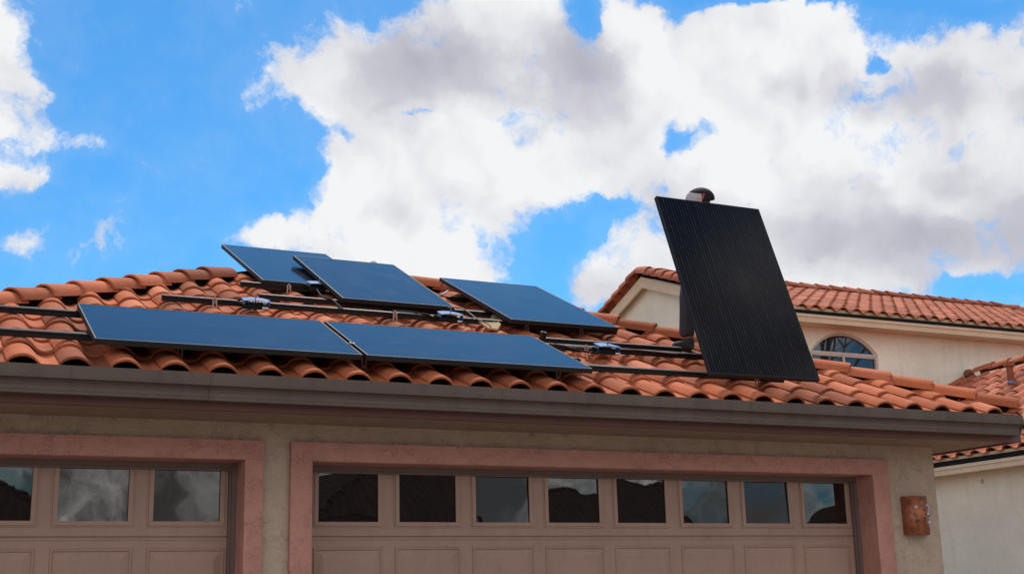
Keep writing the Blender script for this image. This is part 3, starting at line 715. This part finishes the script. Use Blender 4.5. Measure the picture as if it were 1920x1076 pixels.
# ------------------------------------------------------------------ solar panels
PL, PW = 1.742, 1.054
def solar_panel(org, ux, uy, L_, W_, label, group, portrait, box_side=1):
    """org = lower left corner of the glass, ux along the eave, uy up the slope; local x = short side, y = long side"""
    ux = Vector(ux).normalized(); uy = Vector(uy).normalized(); nz = ux.cross(uy).normalized()
    if portrait: X, Y, O = ux, uy, Vector(org)
    else: X, Y, O = -uy, ux, Vector(org) + uy * W_
    t = bpy.data.objects.new('solar_panel', None); COL.objects.link(t); t.empty_display_size = .2
    t.matrix_world = Matrix(((X.x, Y.x, nz.x, O.x), (X.y, Y.y, nz.y, O.y), (X.z, Y.z, nz.z, O.z), (0,0,0,1)))
    tag(t, label, 'solar panel', group)
    def part(mb, name, mat, par=t, bevel=0):
        me = bpy.data.meshes.new(name); me.from_pydata(mb.v, [], mb.f)
        for p, q in zip(me.polygons, mb.sm): p.use_smooth = q
        me.materials.append(mat); o = bpy.data.objects.new(name, me); COL.objects.link(o); o.parent = par
        if bevel:
            m = o.modifiers.new('bevel', 'BEVEL'); m.width = bevel; m.segments = 1
        return o
    D_ = .038; fw = .011
    mb = MB(); mb.box((0,0,-D_), (W_,fw,0)); mb.box((0,L_-fw,-D_), (W_,L_,0)); mb.box((0,fw,-D_), (fw,L_-fw,0)); mb.box((W_-fw,fw,-D_), (W_,L_-fw,0))
    mb.box((fw,fw,-D_), (W_-fw,fw+.018,-D_+.002)); mb.box((fw,L_-fw-.018,-D_), (W_-fw,L_-fw,-D_+.002))
    part(mb, 'frame', M['frame'], bevel=.0012)
    mb = MB(); mb.box((fw,fw,-.007), (W_-fw,L_-fw,-.0015)); part(mb, 'glass', M['solar'])
    mb = MB(); mb.box((fw+.001,fw+.001,-.010), (W_-fw-.001,L_-fw-.001,-.0072)); part(mb, 'backsheet', M['back'])
    mb = MB(); mb.box((W_/2-.07,L_-.20,-.032), (W_/2+.07,L_-.09,-.0102)); jb = part(mb, 'junction_box', M['wire'], bevel=.003)
    mb = MB()
    for s in (-1, 1): mb.tube([(W_/2+s*.05,L_-.2,-.02), (W_/2+s*.12,L_-.34,-.03), (W_/2+s*.2,L_-.5,-.026), (W_/2+s*.22,L_-.7,-.03)], .004, 6)
    part(mb, 'lead', M['wire'], jb)
    return t
U24 = (0, math.cos(TH), math.sin(TH))
G1 = 'solar panels already laid on the garage roof'
solar_panel((-1.6793, Y1, Z1), (1,0,0), U24, PL, PW, 'blue reflecting solar panel lying along the gutter, left one of the front pair', G1, False)
solar_panel((.0957, Y1, Z1), (1,0,0), U24, PL, PW, 'blue reflecting solar panel lying along the gutter, right one of the front pair', G1, False)
def scaled(x, y, z, s): return CAM + (Vector((x, y, z)) - CAM) * s
def up_(a): return (0, math.cos(rad(a)), math.sin(rad(a)))
s = 1.012; solar_panel(scaled(-.0076, 1.6454, 4.3392, s), (1,0,0), up_(24.82), PL*s, PW*s, 'solar panel highest on the roof, its right side covered by another panel', G1, True)
s = .966; solar_panel(scaled(.6673, 1.5178, 4.2049, s), (1,0,0), up_(26.55), PL*s, PW*s, 'dark solar panel lapping over the highest one at the middle of the roof', G1, True)
solar_panel((1.9228, .7700, 3.9508), (1,0,0), up_(25.18), PL, PW, 'solar panel beside the right hip, with sky behind its top edge', G1, True)
HA = 68.56; HO = Vector((2.8901, Y1 + .0258, Z1 + .0257))
solar_panel(HO, (1,0,0), up_(HA), PL, PW, 'black solar panel stood up on its short edge and held by a person', 'solar panels in a row upright', True)

# ------------------------------------------------------------------ mounting rails with roof hooks
def rail_line(y, off): return zroof(y, off)
RG = 'black mounting rails on the garage roof'
def hx(px, py, y): return hit(px, py, (0,1,0), y - .03).x
def rail(x0, x1, y, off, hooks, label, clamps=(), skew=0.):
    """x0..x1 at plan y; off = top of rail below the panel plane; hooks = x positions"""
    z = zroof(y, off)
    t = empty('mounting_rail', ((x0+x1)/2, y, z), label, 'mounting rail', RG)
    s_ = .040; h = .046
    # local section in the roof plane: a = up slope, n = normal
    def P(x, a, n): return Vector((x, y + skew*(x-x0)/(x1-x0), zroof(y + skew*(x-x0)/(x1-x0), off))) + UPS*a + NRM*n
    sec = [(-s_/2, 0), (-s_/2, -.014), (-s_/2+.006, -.019), (-s_/2, -.024), (-s_/2, -h), (s_/2, -h), (s_/2, 0), (.006, 0), (.006, -.01), (-.006, -.01), (-.006, 0)]
    mb = MB(); k = len(sec)
    V = [P(x0, a, n) for a, n in sec] + [P(x1, a, n) for a, n in sec]
    mb.add(V, [(i, (i+1) % k, k+(i+1) % k, k+i) for i in range(k)] + [tuple(range(k))[::-1], tuple(range(k, 2*k))])
    mb.build('rail_beam', M['dark_metal'], t)
    for hx in hooks:
        yy = y + skew*(hx-x0)/(x1-x0)
        o = Vector((hx, yy, zroof(yy, off))) + UPS * (-s_/2 - .006)
        mb = MB(); w = .019; hgt = .125
        # slotted upright: two legs, head with hole, foot plate running up under the tile
        lean = Vector((0, .0, -1))
        def q(a, c, n): return o + Vector((a, 0, 0)) + Vector((0, -c, -n)) 
        for (a0_, a1_, n0, n1_) in ((-w, -w+.011, .0, hgt), (w-.011, w, .0, hgt), (-w+.011, w-.011, -.012, .008), (-w+.011, w-.011, .030, .042), (-w+.011, w-.011, hgt-.02, hgt)):
            mb.box((o.x+a0_, o.y-.006, o.z-n1_+.006), (o.x+a1_, o.y-.0005, o.z-n0+.006))
        mb.box((o.x-w, o.y-.0004, o.z-hgt), (o.x+w, o.y+.20, o.z-hgt+.006))
        hk = mb.build('roof_hook', M['hook'], t, bevel=.0015)
        mb = MB(); mb.tube([(o.x, o.y-.016, o.z-.016), (o.x, o.y-.006, o.z-.016)], .009, 6); mb.build('bolt', M['alu'], hk)
    for cx in clamps:
        yy = y + skew*(cx-x0)/(x1-x0); c = Vector((cx, yy, zroof(yy, off)))
        mb = MB(); mb.obox(c + UPS*-.018 + NRM*.0, Vector((.012,0,0)), UPS*.036, NRM*.048); mb.obox(c + Vector((.030,0,0)) + UPS*-.018, Vector((.012,0,0)), UPS*.036, NRM*.044)
        mb.obox(c + Vector((.0122,0,0)) + UPS*-.018 + NRM*.012, Vector((.0175,0,0)), UPS*.036, NRM*.006); mb.tube([c + Vector((.021,0,0)) + NRM*.0, c + Vector((.021,0,0)) + NRM*.055], .005, 6)
        mb.build('end_clamp', M['dark_metal'], t)
    return t
OFF = .044
rail(-3.0, 3.79, -.462, OFF, (hx(338,656,-.462), hx(683,672,-.462), hx(1047,698,-.462), hx(1420,722,-.462)), 'long black rail under the front pair of panels, nearest the gutter', clamps=(1.845,))
rail(-3.0, 3.60, .165, OFF, (hx(1100,655,.165), hx(330,605,.165)), 'black rail under the upper edge of the front pair of panels', clamps=())
rail(1.99, 3.365, .375, OFF, (), 'short rail spliced beside the held panel, ending at the boot', clamps=(1.995,))
rail(-.975, 3.05, .93, OFF, (hx(403,565,.93), hx(741,590,.93), hx(988,608,.93), hx(1090,617,.93)), 'black rail across the middle of the roof carrying the small inverters')
rail(-.13, 2.06, 1.27, OFF+.002, (), 'upper middle rail just below the dark lapping panel')
rail(-.16, .52, 1.80, OFF+.012, (hx(542,541,1.8),), 'short rail under the foot of the highest panel')
rail(1.85, 2.25, 2.0, OFF+.03, (), 'short rail end glimpsed between the two upper right panels')
# mid clamps between the front pair
mb = MB()
cl = empty('panel_clamp', (.079, -.462, zroof(-.462)), 'black mid clamp in the gap between the front pair of panels', 'clamp')
c = Vector((.072, -.462, zroof(-.462, .044))); mb.obox(c + UPS*-.02, Vector((.013,0,0)), UPS*.04, NRM*.046); mb.obox(c + Vector((-.010,0,0)) + UPS*-.02 + NRM*.0465, Vector((.034,0,0)), UPS*.04, NRM*.004)
mb.build('clamp_body', M['dark_metal'], cl)
mb = MB(); mb.tube([c + Vector((.0065,0,0)) + NRM*.05, c + Vector((.0065,0,0)) + NRM*.058], .006, 6); mb.build('bolt', M['alu'], cl)

# ------------------------------------------------------------------ micro inverters
def inverter():
    t = empty('micro_inverter', (0,0,0), 'x', 'inverter', 'small inverters clipped to the rails')
    mb = MB(); mb.prism([(-.09,-.075),(.085,-.075),(.10,-.055),(.10,.055),(.085,.07),(-.09,.07),(-.105,.05),(-.105,-.055)], 'z', -.020, .006)
    mb.prism([(-.07,-.055),(.065,-.055),(.065,.05),(-.07,.05)], 'z', .006, .016)
    for k in range(6): mb.box((-.06+.022*k, -.05, .016), (-.054+.022*k, .045, .024))
    b = mb.build('body', M['wire'], t, bevel=.004)
    # bowed bright mounting plate with raised ears
    mb = MB(); n = 10; V = []
    for j in range(n+1):
        x = -.10 + .21*j/n; z = .036 + .012*math.sin(math.pi*min(1, (j+1)/n*.9))
        V += [(x, -.055, z), (x, .06, z), (x, .06, z+.003), (x, -.055, z+.003)]
    F = []
    for j in range(n): F += [(4*j+a, 4*j+(a+1) % 4, 4*j+4+(a+1) % 4, 4*j+4+a) for a in range(4)]
    mb.add(V, F + [(0,1,2,3), (4*n+3,4*n+2,4*n+1,4*n)]); mb.tube([(0,0,.03),(0,0,.085)], .005, 6); mb.box((-.10,-.03,.0),(-.095,.03,.042)); mb.box((.105,-.03,.0),(.11,.03,.045))
    mb.build('mounting_plate', M['alu'], t)
    mb = MB(); mb.box((.045, -.0775, -.012), (.09, -.0752, .004)); mb.build('rating_label', M['white'], t)
    mb = MB(); mb.tube([(-.1,-.02,0), (-.125,-.025,.012), (-.15,-.02,.018)], .012, 8); mb.build('connector', M['wire'], t)
    return t
proto = None
inv_labels = ['small black inverter with bright plate above the front left panel', 'bright plated inverter in front of the highest panel, by the lapping panel',
              'inverter on the middle rail beside the loose tan tile pieces', 'inverter on the short rail between the front pair and the held panel']
for i, (px, py, off, rz) in enumerate([(478,572,.045,-.05), (597,540,.06,.10), (843,597,.045,.0), (1137,657,.045,.05)]):
    if i == 0: proto = inverter(); t = proto
    else: t = copy_tree(proto)
    p = on_roof(px, py, off)
    t.location = p; t.rotation_euler = (TH, 0, rz); t['label'] = inv_labels[i]; t.scale = (.98,)*3 if i % 2 else (1,1,1)

# ------------------------------------------------------------------ loose cables and scraps on the roof
def cable(pts, r, mat, label, off=.05):
    P3 = [on_roof(x, y, o) for x, y, o in pts]
    # Catmull-Rom
    out = []
    for i in range(len(P3)-1):
        p0, p1, p2, p3 = P3[max(i-1,0)], P3[i], P3[i+1], P3[min(i+2, len(P3)-1)]
        for k in range(6):
            t = k/6; out.append(.5*((2*p1)+(p2-p0)*t+(2*p0-5*p1+4*p2-p3)*t*t+(3*p1-p0-3*p2+p3)*t**3))
    out.append(P3[-1]); mb = MB(); mb.tube(out, r, 6); o = mb.build('cable', mat)
    tag(o, label, 'cable', 'loose wiring on the garage roof'); return o
cable([(594,543,.05),(604,556,.04),(622,562,.04),(634,572,.03),(643,580,.03)], .008, M['wire'], 'black cable drooping from the inverter by the lapping panel')
cable([(838,577,.02),(853,576,.0),(872,581,.02),(891,595,.02),(905,603,.02),(918,610,.06),(922,618,.09)], .005, M['wire_grey'], 'pale wire crossing the rail ends right of the lapping panel')
cable([(832,600,.06),(815,596,.05),(803,590,.04),(790,588,.035),(760,584,.03),(735,583,.03)], .007, M['wire'], 'black trunk cable tied along the middle rail')
cable([(866,604,.05),(878,609,.08),(886,618,.1)], .006, M['wire'], 'short black tail hanging from the inverter near the tan pieces')
cable([(1030,643,.04),(1050,646,.03),(1075,650,.035),(1100,652,.04),(1122,655,.04)], .005, M['wire_grey'], 'pale wire running into the inverter beside the held panel')
cable([(1036,646,.06),(1060,650,.06),(1082,656,.06),(1105,660,.06),(1125,661,.05)], .009, M['wire'], 'thick black cable running under the inverter beside the held panel')
cable([(1046,652,.09),(1065,655,.1),(1088,658,.1)], .012, M['wire'], 'black connector lead end on the tiles right of the front pair')
cable([(1155,652,.035),(1190,655,.035),(1230,659,.035),(1270,663,.035)], .004, M['wire_grey'], 'thin pale wire along the short rail toward the boot')
cable([(819,553,.03),(826,552,.0),(833,549,-.01),(840,545,0)], .005, M['white'], 'white wire end between the two upper right panels')
cable([(445,565,.05),(452,561,.02),(462,564,.03),(472,569,.05),(485,574,.05)], .008, M['wire'], 'black looped lead at the inverter above the front left panel')
def shard(px, py, off, pts, lab):
    p = on_roof(px, py, off); mb = MB(); n = len(pts)
    V = [p + Vector((x, 0, 0)) + UPS*y + NRM*z for x, y, z in pts] + [p + Vector((x, .004, -.014)) + UPS*y + NRM*z for x, y, z in pts]
    mb.add(V, [tuple(range(n)), tuple(range(n, 2*n))[::-1]] + [(i, n+i, n+(i+1) % n, (i+1) % n) for i in range(n)])
    o = mb.build('tile_fragment', M['card']); tag(o, lab, 'tile fragment', 'broken pieces of tan tile on the roof')
shard(925, 610, .075, [(-.10,.10,.01),(.09,.13,.02),(.06,-.02,.02),(-.02,-.14,.0),(-.09,-.10,-.005)], 'larger tan tile fragment leaning below the middle rail')
shard(938, 597, .075, [(-.10,-.01,0),(-.05,.07,.02),(.05,.05,.02),(.11,.0,.01),(.05,-.03,0)], 'flat tan tile fragment by the end of the upper middle rail')
shard(862, 592, .08, [(-.03,-.03,0),(-.02,.04,.01),(.03,.03,.01),(.035,-.03,0)], 'smallest tan tile fragment, behind the middle inverter')
# grey pipe top behind the lapping panel
pb = Vector((1.581, 3.3, 4.88)); mb = MB(); mb.tube([pb, pb + Vector((0,0,.15))], .03, 10); mb.ball(pb + Vector((0,0,.15)), (.042,.042,.035))
vv_ = mb.build('vent_cap', M['cap_grey']); tag(vv_, 'small round grey vent cap just showing over the dark lapping panel', 'roof vent')

# ------------------------------------------------------------------ copper wall lamp
lamp = empty('wall_lamp', (5.27, WF, 2.08), 'hammered copper half round wall lamp with coloured beads right of the wide door', 'lamp')
mb = MB(); n = 20; rx, ry = .130, .115; z0, z1 = 2.085, 2.41; V = []
for k in range(n+1):
    a = math.pi * k / n; wob = .003*math.sin(k*2.3)
    for (dz, e) in ((z0 + wob, 0), (z0 + wob, -.003), (z1, -.003), (z1, 0)): V.append((5.27 - math.cos(a)*(rx+e), WF - .001 - math.sin(a)*(ry+e), dz))
F = []
for k in range(n): F += [(4*k+a_, 4*k+4+a_, 4*k+4+(a_+1) % 4, 4*k+(a_+1) % 4) for a_ in range(4)]
mb.add(V, F, True); mb.add([V[4*k+2] for k in range(n+1)], [tuple(range(n+1))]); mb.build('shade', M['copper'], lamp)
def bead(ang, z, r, mat, ring=True):
    a = rad(ang); p = Vector((5.27 - math.cos(a)*rx, WF - math.sin(a)*ry, z)); d = Vector((-math.cos(a), -math.sin(a), 0))
    mb = MB(); mb.ball(p + d*.004, r, 8, 6); mb.build('bead', mat, lamp)
for ang, z, r, mt in ((62,2.315,.015,'bead'),(60,2.255,.016,'bead_green'),(64,2.195,.015,'bead_dark'),(118,2.33,.012,'bead'),(118,2.255,.015,'bead'),(120,2.185,.013,'bead'),(100,2.29,.009,'bead_dark'),(98,2.22,.009,'bead_dark'),(140,2.31,.012,'bead'),(142,2.25,.012,'bead_dark'),(140,2.19,.012,'bead'),(108,2.255,.008,'bead_dark'),(70,2.205,.007,'bead_dark')):
    bead(ang, z, r, M[mt])

# ------------------------------------------------------------------ person holding the panel
per = empty('person', (3.72, .50, 3.70), 'person in dark trousers and black and grey cap behind the upright panel', 'person')
def skin_mesh(name, nodes, edges, mat, parent, root=0, sub=2):
    """one continuous surface grown round a skeleton; nodes = [(xyz, radius)]"""
    me = bpy.data.meshes.new(name); me.from_pydata([n_[0] for n_ in nodes], edges, [])
    o = bpy.data.objects.new(name, me); COL.objects.link(o)
    m = o.modifiers.new('skin', 'SKIN'); m.use_smooth_shade = True
    s2 = o.modifiers.new('subsurf', 'SUBSURF'); s2.levels = sub; s2.render_levels = sub
    if not me.skin_vertices: me.skin_vertices_new() if hasattr(me, 'skin_vertices_new') else None
    return o, me
def skin_build(name, nodes, edges, mat, parent, root=0, sub=2):
    bm = bmesh.new(); lay = bm.verts.layers.skin.verify(); vs = []
    for i, (p, r) in enumerate(nodes):
        v = bm.verts.new(p); r = r if isinstance(r, tuple) else (r, r); v[lay].radius = r; v[lay].use_root = (i == root); vs.append(v)
    for a, b in edges: bm.edges.new((vs[a], vs[b]))
    me = bpy.data.meshes.new(name); bm.to_mesh(me); bm.free()
    o = bpy.data.objects.new(name, me); COL.objects.link(o)
    m = o.modifiers.new('skin', 'SKIN'); m.use_smooth_shade = True
    q = o.modifiers.new('subsurf', 'SUBSURF'); q.levels = q.render_levels = sub
    dg = bpy.context.evaluated_depsgraph_get(); ev = o.evaluated_get(dg); nm = bpy.data.meshes.new_from_object(ev)
    nm.materials.clear(); nm.materials.append(mat); nm.name = name
    for p in nm.polygons: p.use_smooth = True
    bpy.data.objects.remove(o); nm.transform(Matrix.Translation(-Vector(parent.location)))
    o = bpy.data.objects.new(name, nm); COL.objects.link(o); o.parent = parent
    return o
def pback(x, z, d=.055):
    """point behind the held panel's back at height z"""
    t_ = (z - HO.z) / math.sin(rad(HA)); return Vector((x, HO.y + t_*math.cos(rad(HA)) + d, z))
hl, hr = pback(3.62, 4.36, .06), pback(3.92, 4.36, .06)
body = [((3.80,.60,4.50), .085), ((3.80,.58,4.66), .095), ((3.79,.54,4.82), .105), ((3.77,.49,4.95), .080), ((3.73,.44,5.04), .058),   # 0-4 pelvis..neck
        ((3.70,.41,5.07), .078), ((3.67,.40,5.12), .074),                                  # 5,6 head
        ((3.665,.57,4.40), .070), ((3.55,.50,4.16), .052), ((3.535,.52,3.92), .045), ((3.545,.53,3.78), .040), ((3.50,.50,3.745), .034), ((3.43,.48,3.74), .026),   # 7-12 left leg & foot
        ((3.93,.58,4.40), .075), ((4.02,.455,4.18), .052), ((4.05,.62,3.94), .050), ((4.06,.64,3.85), .034), ((4.045,.58,3.81), .030), ((4.03,.53,3.80), .024),       # 13-18 right leg
        ((3.62,.45,4.95), .050), ((3.68,.25,4.74), .045), ((3.66,.10,4.56), .034), (tuple(hl + Vector((.03,.05,.08))), .026),   # 19-22 arm
        ((3.93,.485,4.955), .050), ((4.06,.42,4.74), .042), ((3.98,.25,4.50), .032), (tuple(hr + Vector((.03,.05,.08))), .026)]   # 23-26 arm
be = [(0,1),(1,2),(2,3),(3,4),(4,5),(5,6),(0,7),(7,8),(8,9),(9,10),(10,11),(11,12),(0,13),(13,14),(14,15),(15,16),(16,17),(17,18),(3,19),(19,20),(20,21),(21,22),(3,23),(23,24),(24,25),(25,26)]
# palms and five fingers each, rooted at the wrists
for w, base, mir in ((22, hl, -1), (26, hr, 1)):
    body.append((tuple(base + Vector((.01, .015, .02))), .030)); pi = len(body) - 1; be.append((w, pi))
    for f_ in range(4):
        dx = (-.030 + .020*f_); ln = (.055, .066, .062, .048)[f_ if mir < 0 else 3-f_]
        a = base + Vector((dx, .0, -.028)); b = a + Vector((dx*.3, -.018, -ln*.55)); c = b + Vector((0, -.016, -ln*.4))
        k = len(body); body += [(tuple(a), .0095), (tuple(b), .0088), (tuple(c), .0078)]; be += [(pi, k), (k, k+1), (k+1, k+2)]
    a = base + Vector((-mir*.040, .0, .012)); b = a + Vector((-mir*.022, -.012, -.022)); c = b + Vector((-mir*.008, -.008, -.022)); k = len(body)
    body += [(tuple(a), .0105), (tuple(b), .0098), (tuple(c), .0085)]; be += [(pi, k), (k, k+1), (k+1, k+2)]
skin_build('body', body, be, M['skin'], per)
g = .016
skin_build('trousers', [((3.80,.595,4.64), .122), ((3.80,.60,4.46), .132), ((3.655,.575,4.38), .110), ((3.550,.50,4.20), .086), ((3.535,.495,4.08), .078), ((3.530,.525,3.93), .068), ((3.530,.525,3.835), .078),
    ((3.93,.58,4.38), 0.122), ((4.02,.46,4.19), .083), ((4.04,.55,4.06), .074), ((4.05,.62,3.96), .068), ((4.06,.64,3.88), .073)],
    [(0,1),(1,2),(2,3),(3,4),(4,5),(5,6),(1,7),(7,8),(8,9),(9,10),(10,11)], M['trouser'], per)
skin_build('shirt', [((3.80,.60,4.45), .158), ((3.80,.58,4.66), .142), ((3.79,.54,4.83), .150), ((3.77,.485,4.965), .115), ((3.85,.48,5.065), .085), ((3.62,.45,4.955), .078), ((3.68,.25,4.74), .060), ((3.665,.115,4.58), .046),
    ((3.93,.485,4.98), .080), ((4.06,.42,4.74), .062), ((3.985,.265,4.53), .048)], [(0,1),(1,2),(2,3),(3,4),(3,5),(5,6),(6,7),(3,8),(8,9),(9,10)], M['shirt'], per)
for (x, y, z, toe) in ((3.545,.50,3.765,Vector((-.172,-.05,-.004))), (4.06,.64,3.815,Vector((-.06,-.18,-.02)))):
    skin_build('boot', [((x, y+.035, z+.10), .058), ((x, y+.03, z+.02), .058), ((x, y+.03, z-.012), .054), ((x + toe.x*.5, y + toe.y*.5, z - .008), .052), ((x + toe.x, y + toe.y, z - .014), .046), ((x + toe.x*1.3, y + toe.y*1.3, z - .028), .030)],
               [(0,1),(1,2),(2,3),(3,4),(4,5)], M['boot'], per)
# face, ears, hair
hc = Vector((3.675, .40, 5.105)); mb = MB(); mb.ball(hc + Vector((.045,.03,-.01)), (.062,.085,.075)); mb.build('hair', M['hair'], per)
mb = MB(); fd = Vector((-.45,-.80,-.35)).normalized(); sx_ = fd.cross(Vector((0,0,1))).normalized(); uz_ = sx_.cross(fd)
fc = hc + Vector((-.01,-.01,-.035))

def facepart(name, c, r): mb = MB(); mb.ball(c, r); mb.build(name, M['skin'], per)
facepart('nose', fc + fd*.068 - uz_*.005, (.014,.016,.018)); facepart('mouth', fc + fd*.060 - uz_*.034, (.022,.012,.007))
for s in (-1, 1): facepart('eye', fc + fd*.060 + sx_*s*.026 + uz_*.018, .011); facepart('ear', fc + sx_*s*.070 + uz_*.01, (.012,.020,.028))
# cap: dome in panels, pale front quarter and black rest, peak below
cax = Vector((-.25, -.35, .90)).normalized(); cfd = (Vector((-1.0, .25, -.1)) - cax * Vector((-1.0, .25, -.1)).dot(cax)).normalized(); csd = cax.cross(cfd)
cc0 = hc + Vector((0, 0, .0))
def dome(sel, r, mat, name, n=48, m=14, grow=0):
    mb = MB(); V = []; idx = {}
    for i in range(m+1):
        for k in range(n):
            th_ = math.pi*.5*i/m*1.05; ph = 2*math.pi*k/n
            V.append(cc0 + cax*(math.cos(th_)*(r*.90+grow)) + cfd*(math.sin(th_)*math.cos(ph)*(r*1.10+grow)) + csd*(math.sin(th_)*math.sin(ph)*(r*.95+grow)))
    F = [(i*n+k, (i+1)*n+k, (i+1)*n+(k+1) % n, i*n+(k+1) % n) for i in range(m) for k in range(n) if sel(i/m, 360*((k+.5)/n))]
    mb.add(V, F, True); return mb.build(name, mat, cap if name != 'cap' else per)
cap = dome(lambda t, p: True, 0.122, M['cap_black'], 'cap')
_pl = cap.location.copy()
def capchild(mb, name, mat):
    me = bpy.data.meshes.new(name); me.from_pydata([tuple(Vector(v) - Vector(per.location)) for v in mb.v], [], mb.f)
    for p, q in zip(me.polygons, mb.sm): p.use_smooth = q
    me.materials.append(mat); o = bpy.data.objects.new(name, me); COL.objects.link(o); o.parent = cap; return o
mb = MB(); V = []; F = []; n, m_ = 24, 10
for i in range(m_+1):
    for k in range(n+1):
        tt = i/m_; ph = rad(-78 + 156*k/n); th_ = math.pi*.5*(.50 + .54*tt + .10*abs(k/n-.5)**2*4)
        V.append(cc0 + cax*(math.cos(th_)*(0.122*.90+.0025)) + cfd*(math.sin(th_)*math.cos(ph)*(0.122*1.10+.0025)) + csd*(math.sin(th_)*math.sin(ph)*(0.122*.95+.0025)))
mb.add(V, [(i*(n+1)+k, (i+1)*(n+1)+k, (i+1)*(n+1)+k+1, i*(n+1)+k+1) for i in range(m_) for k in range(n)], True); capchild(mb, 'front_panel', M['cap_grey'])
mb = MB()
def onc(th_, ph, g=.004): th_ = math.pi*.5*th_; ph = rad(ph); return cc0 + cax*(math.cos(th_)*(.1098+g)) + cfd*(math.sin(th_)*math.cos(ph)*(.1342+g)) + csd*(math.sin(th_)*math.sin(ph)*(.1159+g))
for s in (1, ):
    a, b, c_, d_ = onc(.66, s*70), onc(.60, s*96), onc(.74, s*88), onc(.90, s*84)
    mb.add([a, b, c_, d_, onc(.86, s*66)], [(0,1,2,3,4)]); 
capchild(mb, 'emblem', M['red'])
mb = MB(); pk = [];
for k in range(13):
    ph = rad(-70 + 140*k/12); a = cc0 + cfd*(math.cos(ph)*.130) + csd*(math.sin(ph)*.112) - cax*.004; b = a + cfd*(.065*math.cos(ph)) - cax*.012
    pk += [a, b, b - cax*.004, a - cax*.004]
mb.add(pk, [(4*k+q, 4*k+(q+1) % 4, 4*k+4+(q+1) % 4, 4*k+4+q) for k in range(12) for q in range(4)]); capchild(mb, 'peak', M['cap_grey'])

# ------------------------------------------------------------------ ground, street and what the door panes mirror
mb = MB(); mb.box((-400,-400,-.6), (400,400,-.05)); g = mb.build('ground', M['gravel']); tag(g, kind='structure')
mb = MB(); mb.box((-3.4,-13.0,-.045), (5.2,.2,-.012)); g = mb.build('driveway', M['concrete']); tag(g, kind='structure')
mb = MB(); mb.box((-120,-24.5,-.18), (120,-15.2,-.046)); g = mb.build('road', M['asphalt']); tag(g, kind='structure')
mb = MB(); mb.box((-120,-15.19,-.18), (120,-13.01,.06)); mb.box((-120,-26.7,-.18), (120,-24.51,.06)); g = mb.build('pavement', M['concrete']); tag(g, kind='structure')
m = Mat('distant roof tiles', (.050, .026, .020), .95); w = m.n('ShaderNodeTexWave', wave_type='BANDS', bands_direction='X'); w.inputs['Scale'].default_value = 1.05; w.inputs['Distortion'].default_value = 0
m.l(m.coord(), w.inputs['Vector']); m.bump(w.outputs['Fac'], .5, .06); m.base(m.mul(m.rng(w.outputs['Fac'], 0, 1, .85, 1.08), m.rng(m.noise(2, 5), .3, .7, .8, 1.2))); M['street_roof'] = m.m
def street_house(x0, x1, y0, y1, zw, zr, hip, label, vents=()):
    t = empty('street_house', ((x0+x1)/2, (y0+y1)/2, 0), label, 'house', 'houses across the street')
    mb = MB(); mb.box((x0, y0, 0), (x1, y1, zw)); mb.build('wall', M['stucco'], t)
    ym = (y0+y1)/2; o_ = .6; a, b, c_, d_ = (x0-o_, y1+o_, zw-.1), (x1+o_, y1+o_, zw-.1), (x1+o_, y0-o_, zw-.1), (x0-o_, y0-o_, zw-.1)
    r1_, r2_ = (x0+hip, ym, zr), (x1-hip, ym, zr)
    mb = MB(); mb.add([a,b,c_,d_,r1_,r2_], [(0,4,5,1),(1,5,2),(2,5,4,3),(3,4,0),(0,1,2,3)]); mb.build('roof', M['street_roof'], t)
    mb = MB(); cap_run(mb, Vector(r1_) - Vector((0,0,.09)), Vector((1,0,0)), int((x1-x0-2*hip)/.4), .4, .13, .11, side=Vector((0,1,0)))
    for p, q in ((a, r1_), (b, r2_)):
        cap_run(mb, Vector(p) - Vector((0,0,.09)), Vector(q)-Vector(p), int((Vector(q)-Vector(p)).length/.4), .4, .13, .11)
    mb.build('ridge_tiles', M['street_roof'], t)
    for vx in vents:
        mb = MB(); mb.tube([(vx, ym+.3, zr-.3), (vx, ym+.3, zr+.35)], .09, 8); mb.build('vent_pipe', M['street_roof'], t)
    mb = MB()
    gx = x0 + (x1-x0)*.3; mb.box((gx-2.4, y1-.02, 0), (gx+2.4, y1+.04, 2.2)); mb.build('garage_door', M['door'], t)
    for wx in ((x0*.25+x1*.75), (x0*.12+x1*.88)):
        mb = MB(); mb.box((wx-.6, y1-.02, 1.0), (wx+.6, y1+.03, 2.1)); mb.build('window', M['glass_far'], t)
    return t
street_house(-19, 1.6, -37, -28, 3.0, 5.9, 5.2, 'brown tiled house across the street, its roof dropping into the narrow door panes', (-.8, -2.4))
street_house(8.6, 26, -38, -28, 3.0, 6.1, 5.2, 'tiled house across the street opposite the wide garage door', (16,))
street_house(31, 50, -38, -28, 3.0, 6.4, 5.0, 'tiled house across the street farther to the right')

# bare tree whose branches the arched window mirrors
tree = empty('bare_tree', (25.5, -6, 0), 'tall leafless tree in the front yard to the right of the garages', 'tree')
mb = MB(); mt = MB()
def grow(p, d, r, ln, lv, tgt):
    q = p; pts = [p]; dd = d.copy()
    for i in range(4):
        dd = (dd + Vector((random.uniform(-.14,.14), random.uniform(-.14,.14), random.uniform(-.03,.12)))).normalized(); q = q + dd*ln/4; pts.append(q)
    tgt.tube(pts, r, 6 if lv < 2 else 4, r*.6)
    if lv < 5:
        for k in range(3 if lv < 4 else 2):
            ax = Vector((random.uniform(-1,1), random.uniform(-1,1), random.uniform(-.3,.6))).normalized()
            grow(pts[random.choice((2,3,4))], (dd + ax*.75).normalized(), r*.55, ln*.72, lv+1, mb)
grow(Vector((25.5,-6,-.05)), Vector((0,0,1)), .24, 5.4, 0, mt)
mt.build('trunk', M['bark'], tree); mb.build('branches', M['bark'], tree)
# pivot on the trunk base
C.render.engine = 'CYCLES'
C.cycles.max_bounces = 8
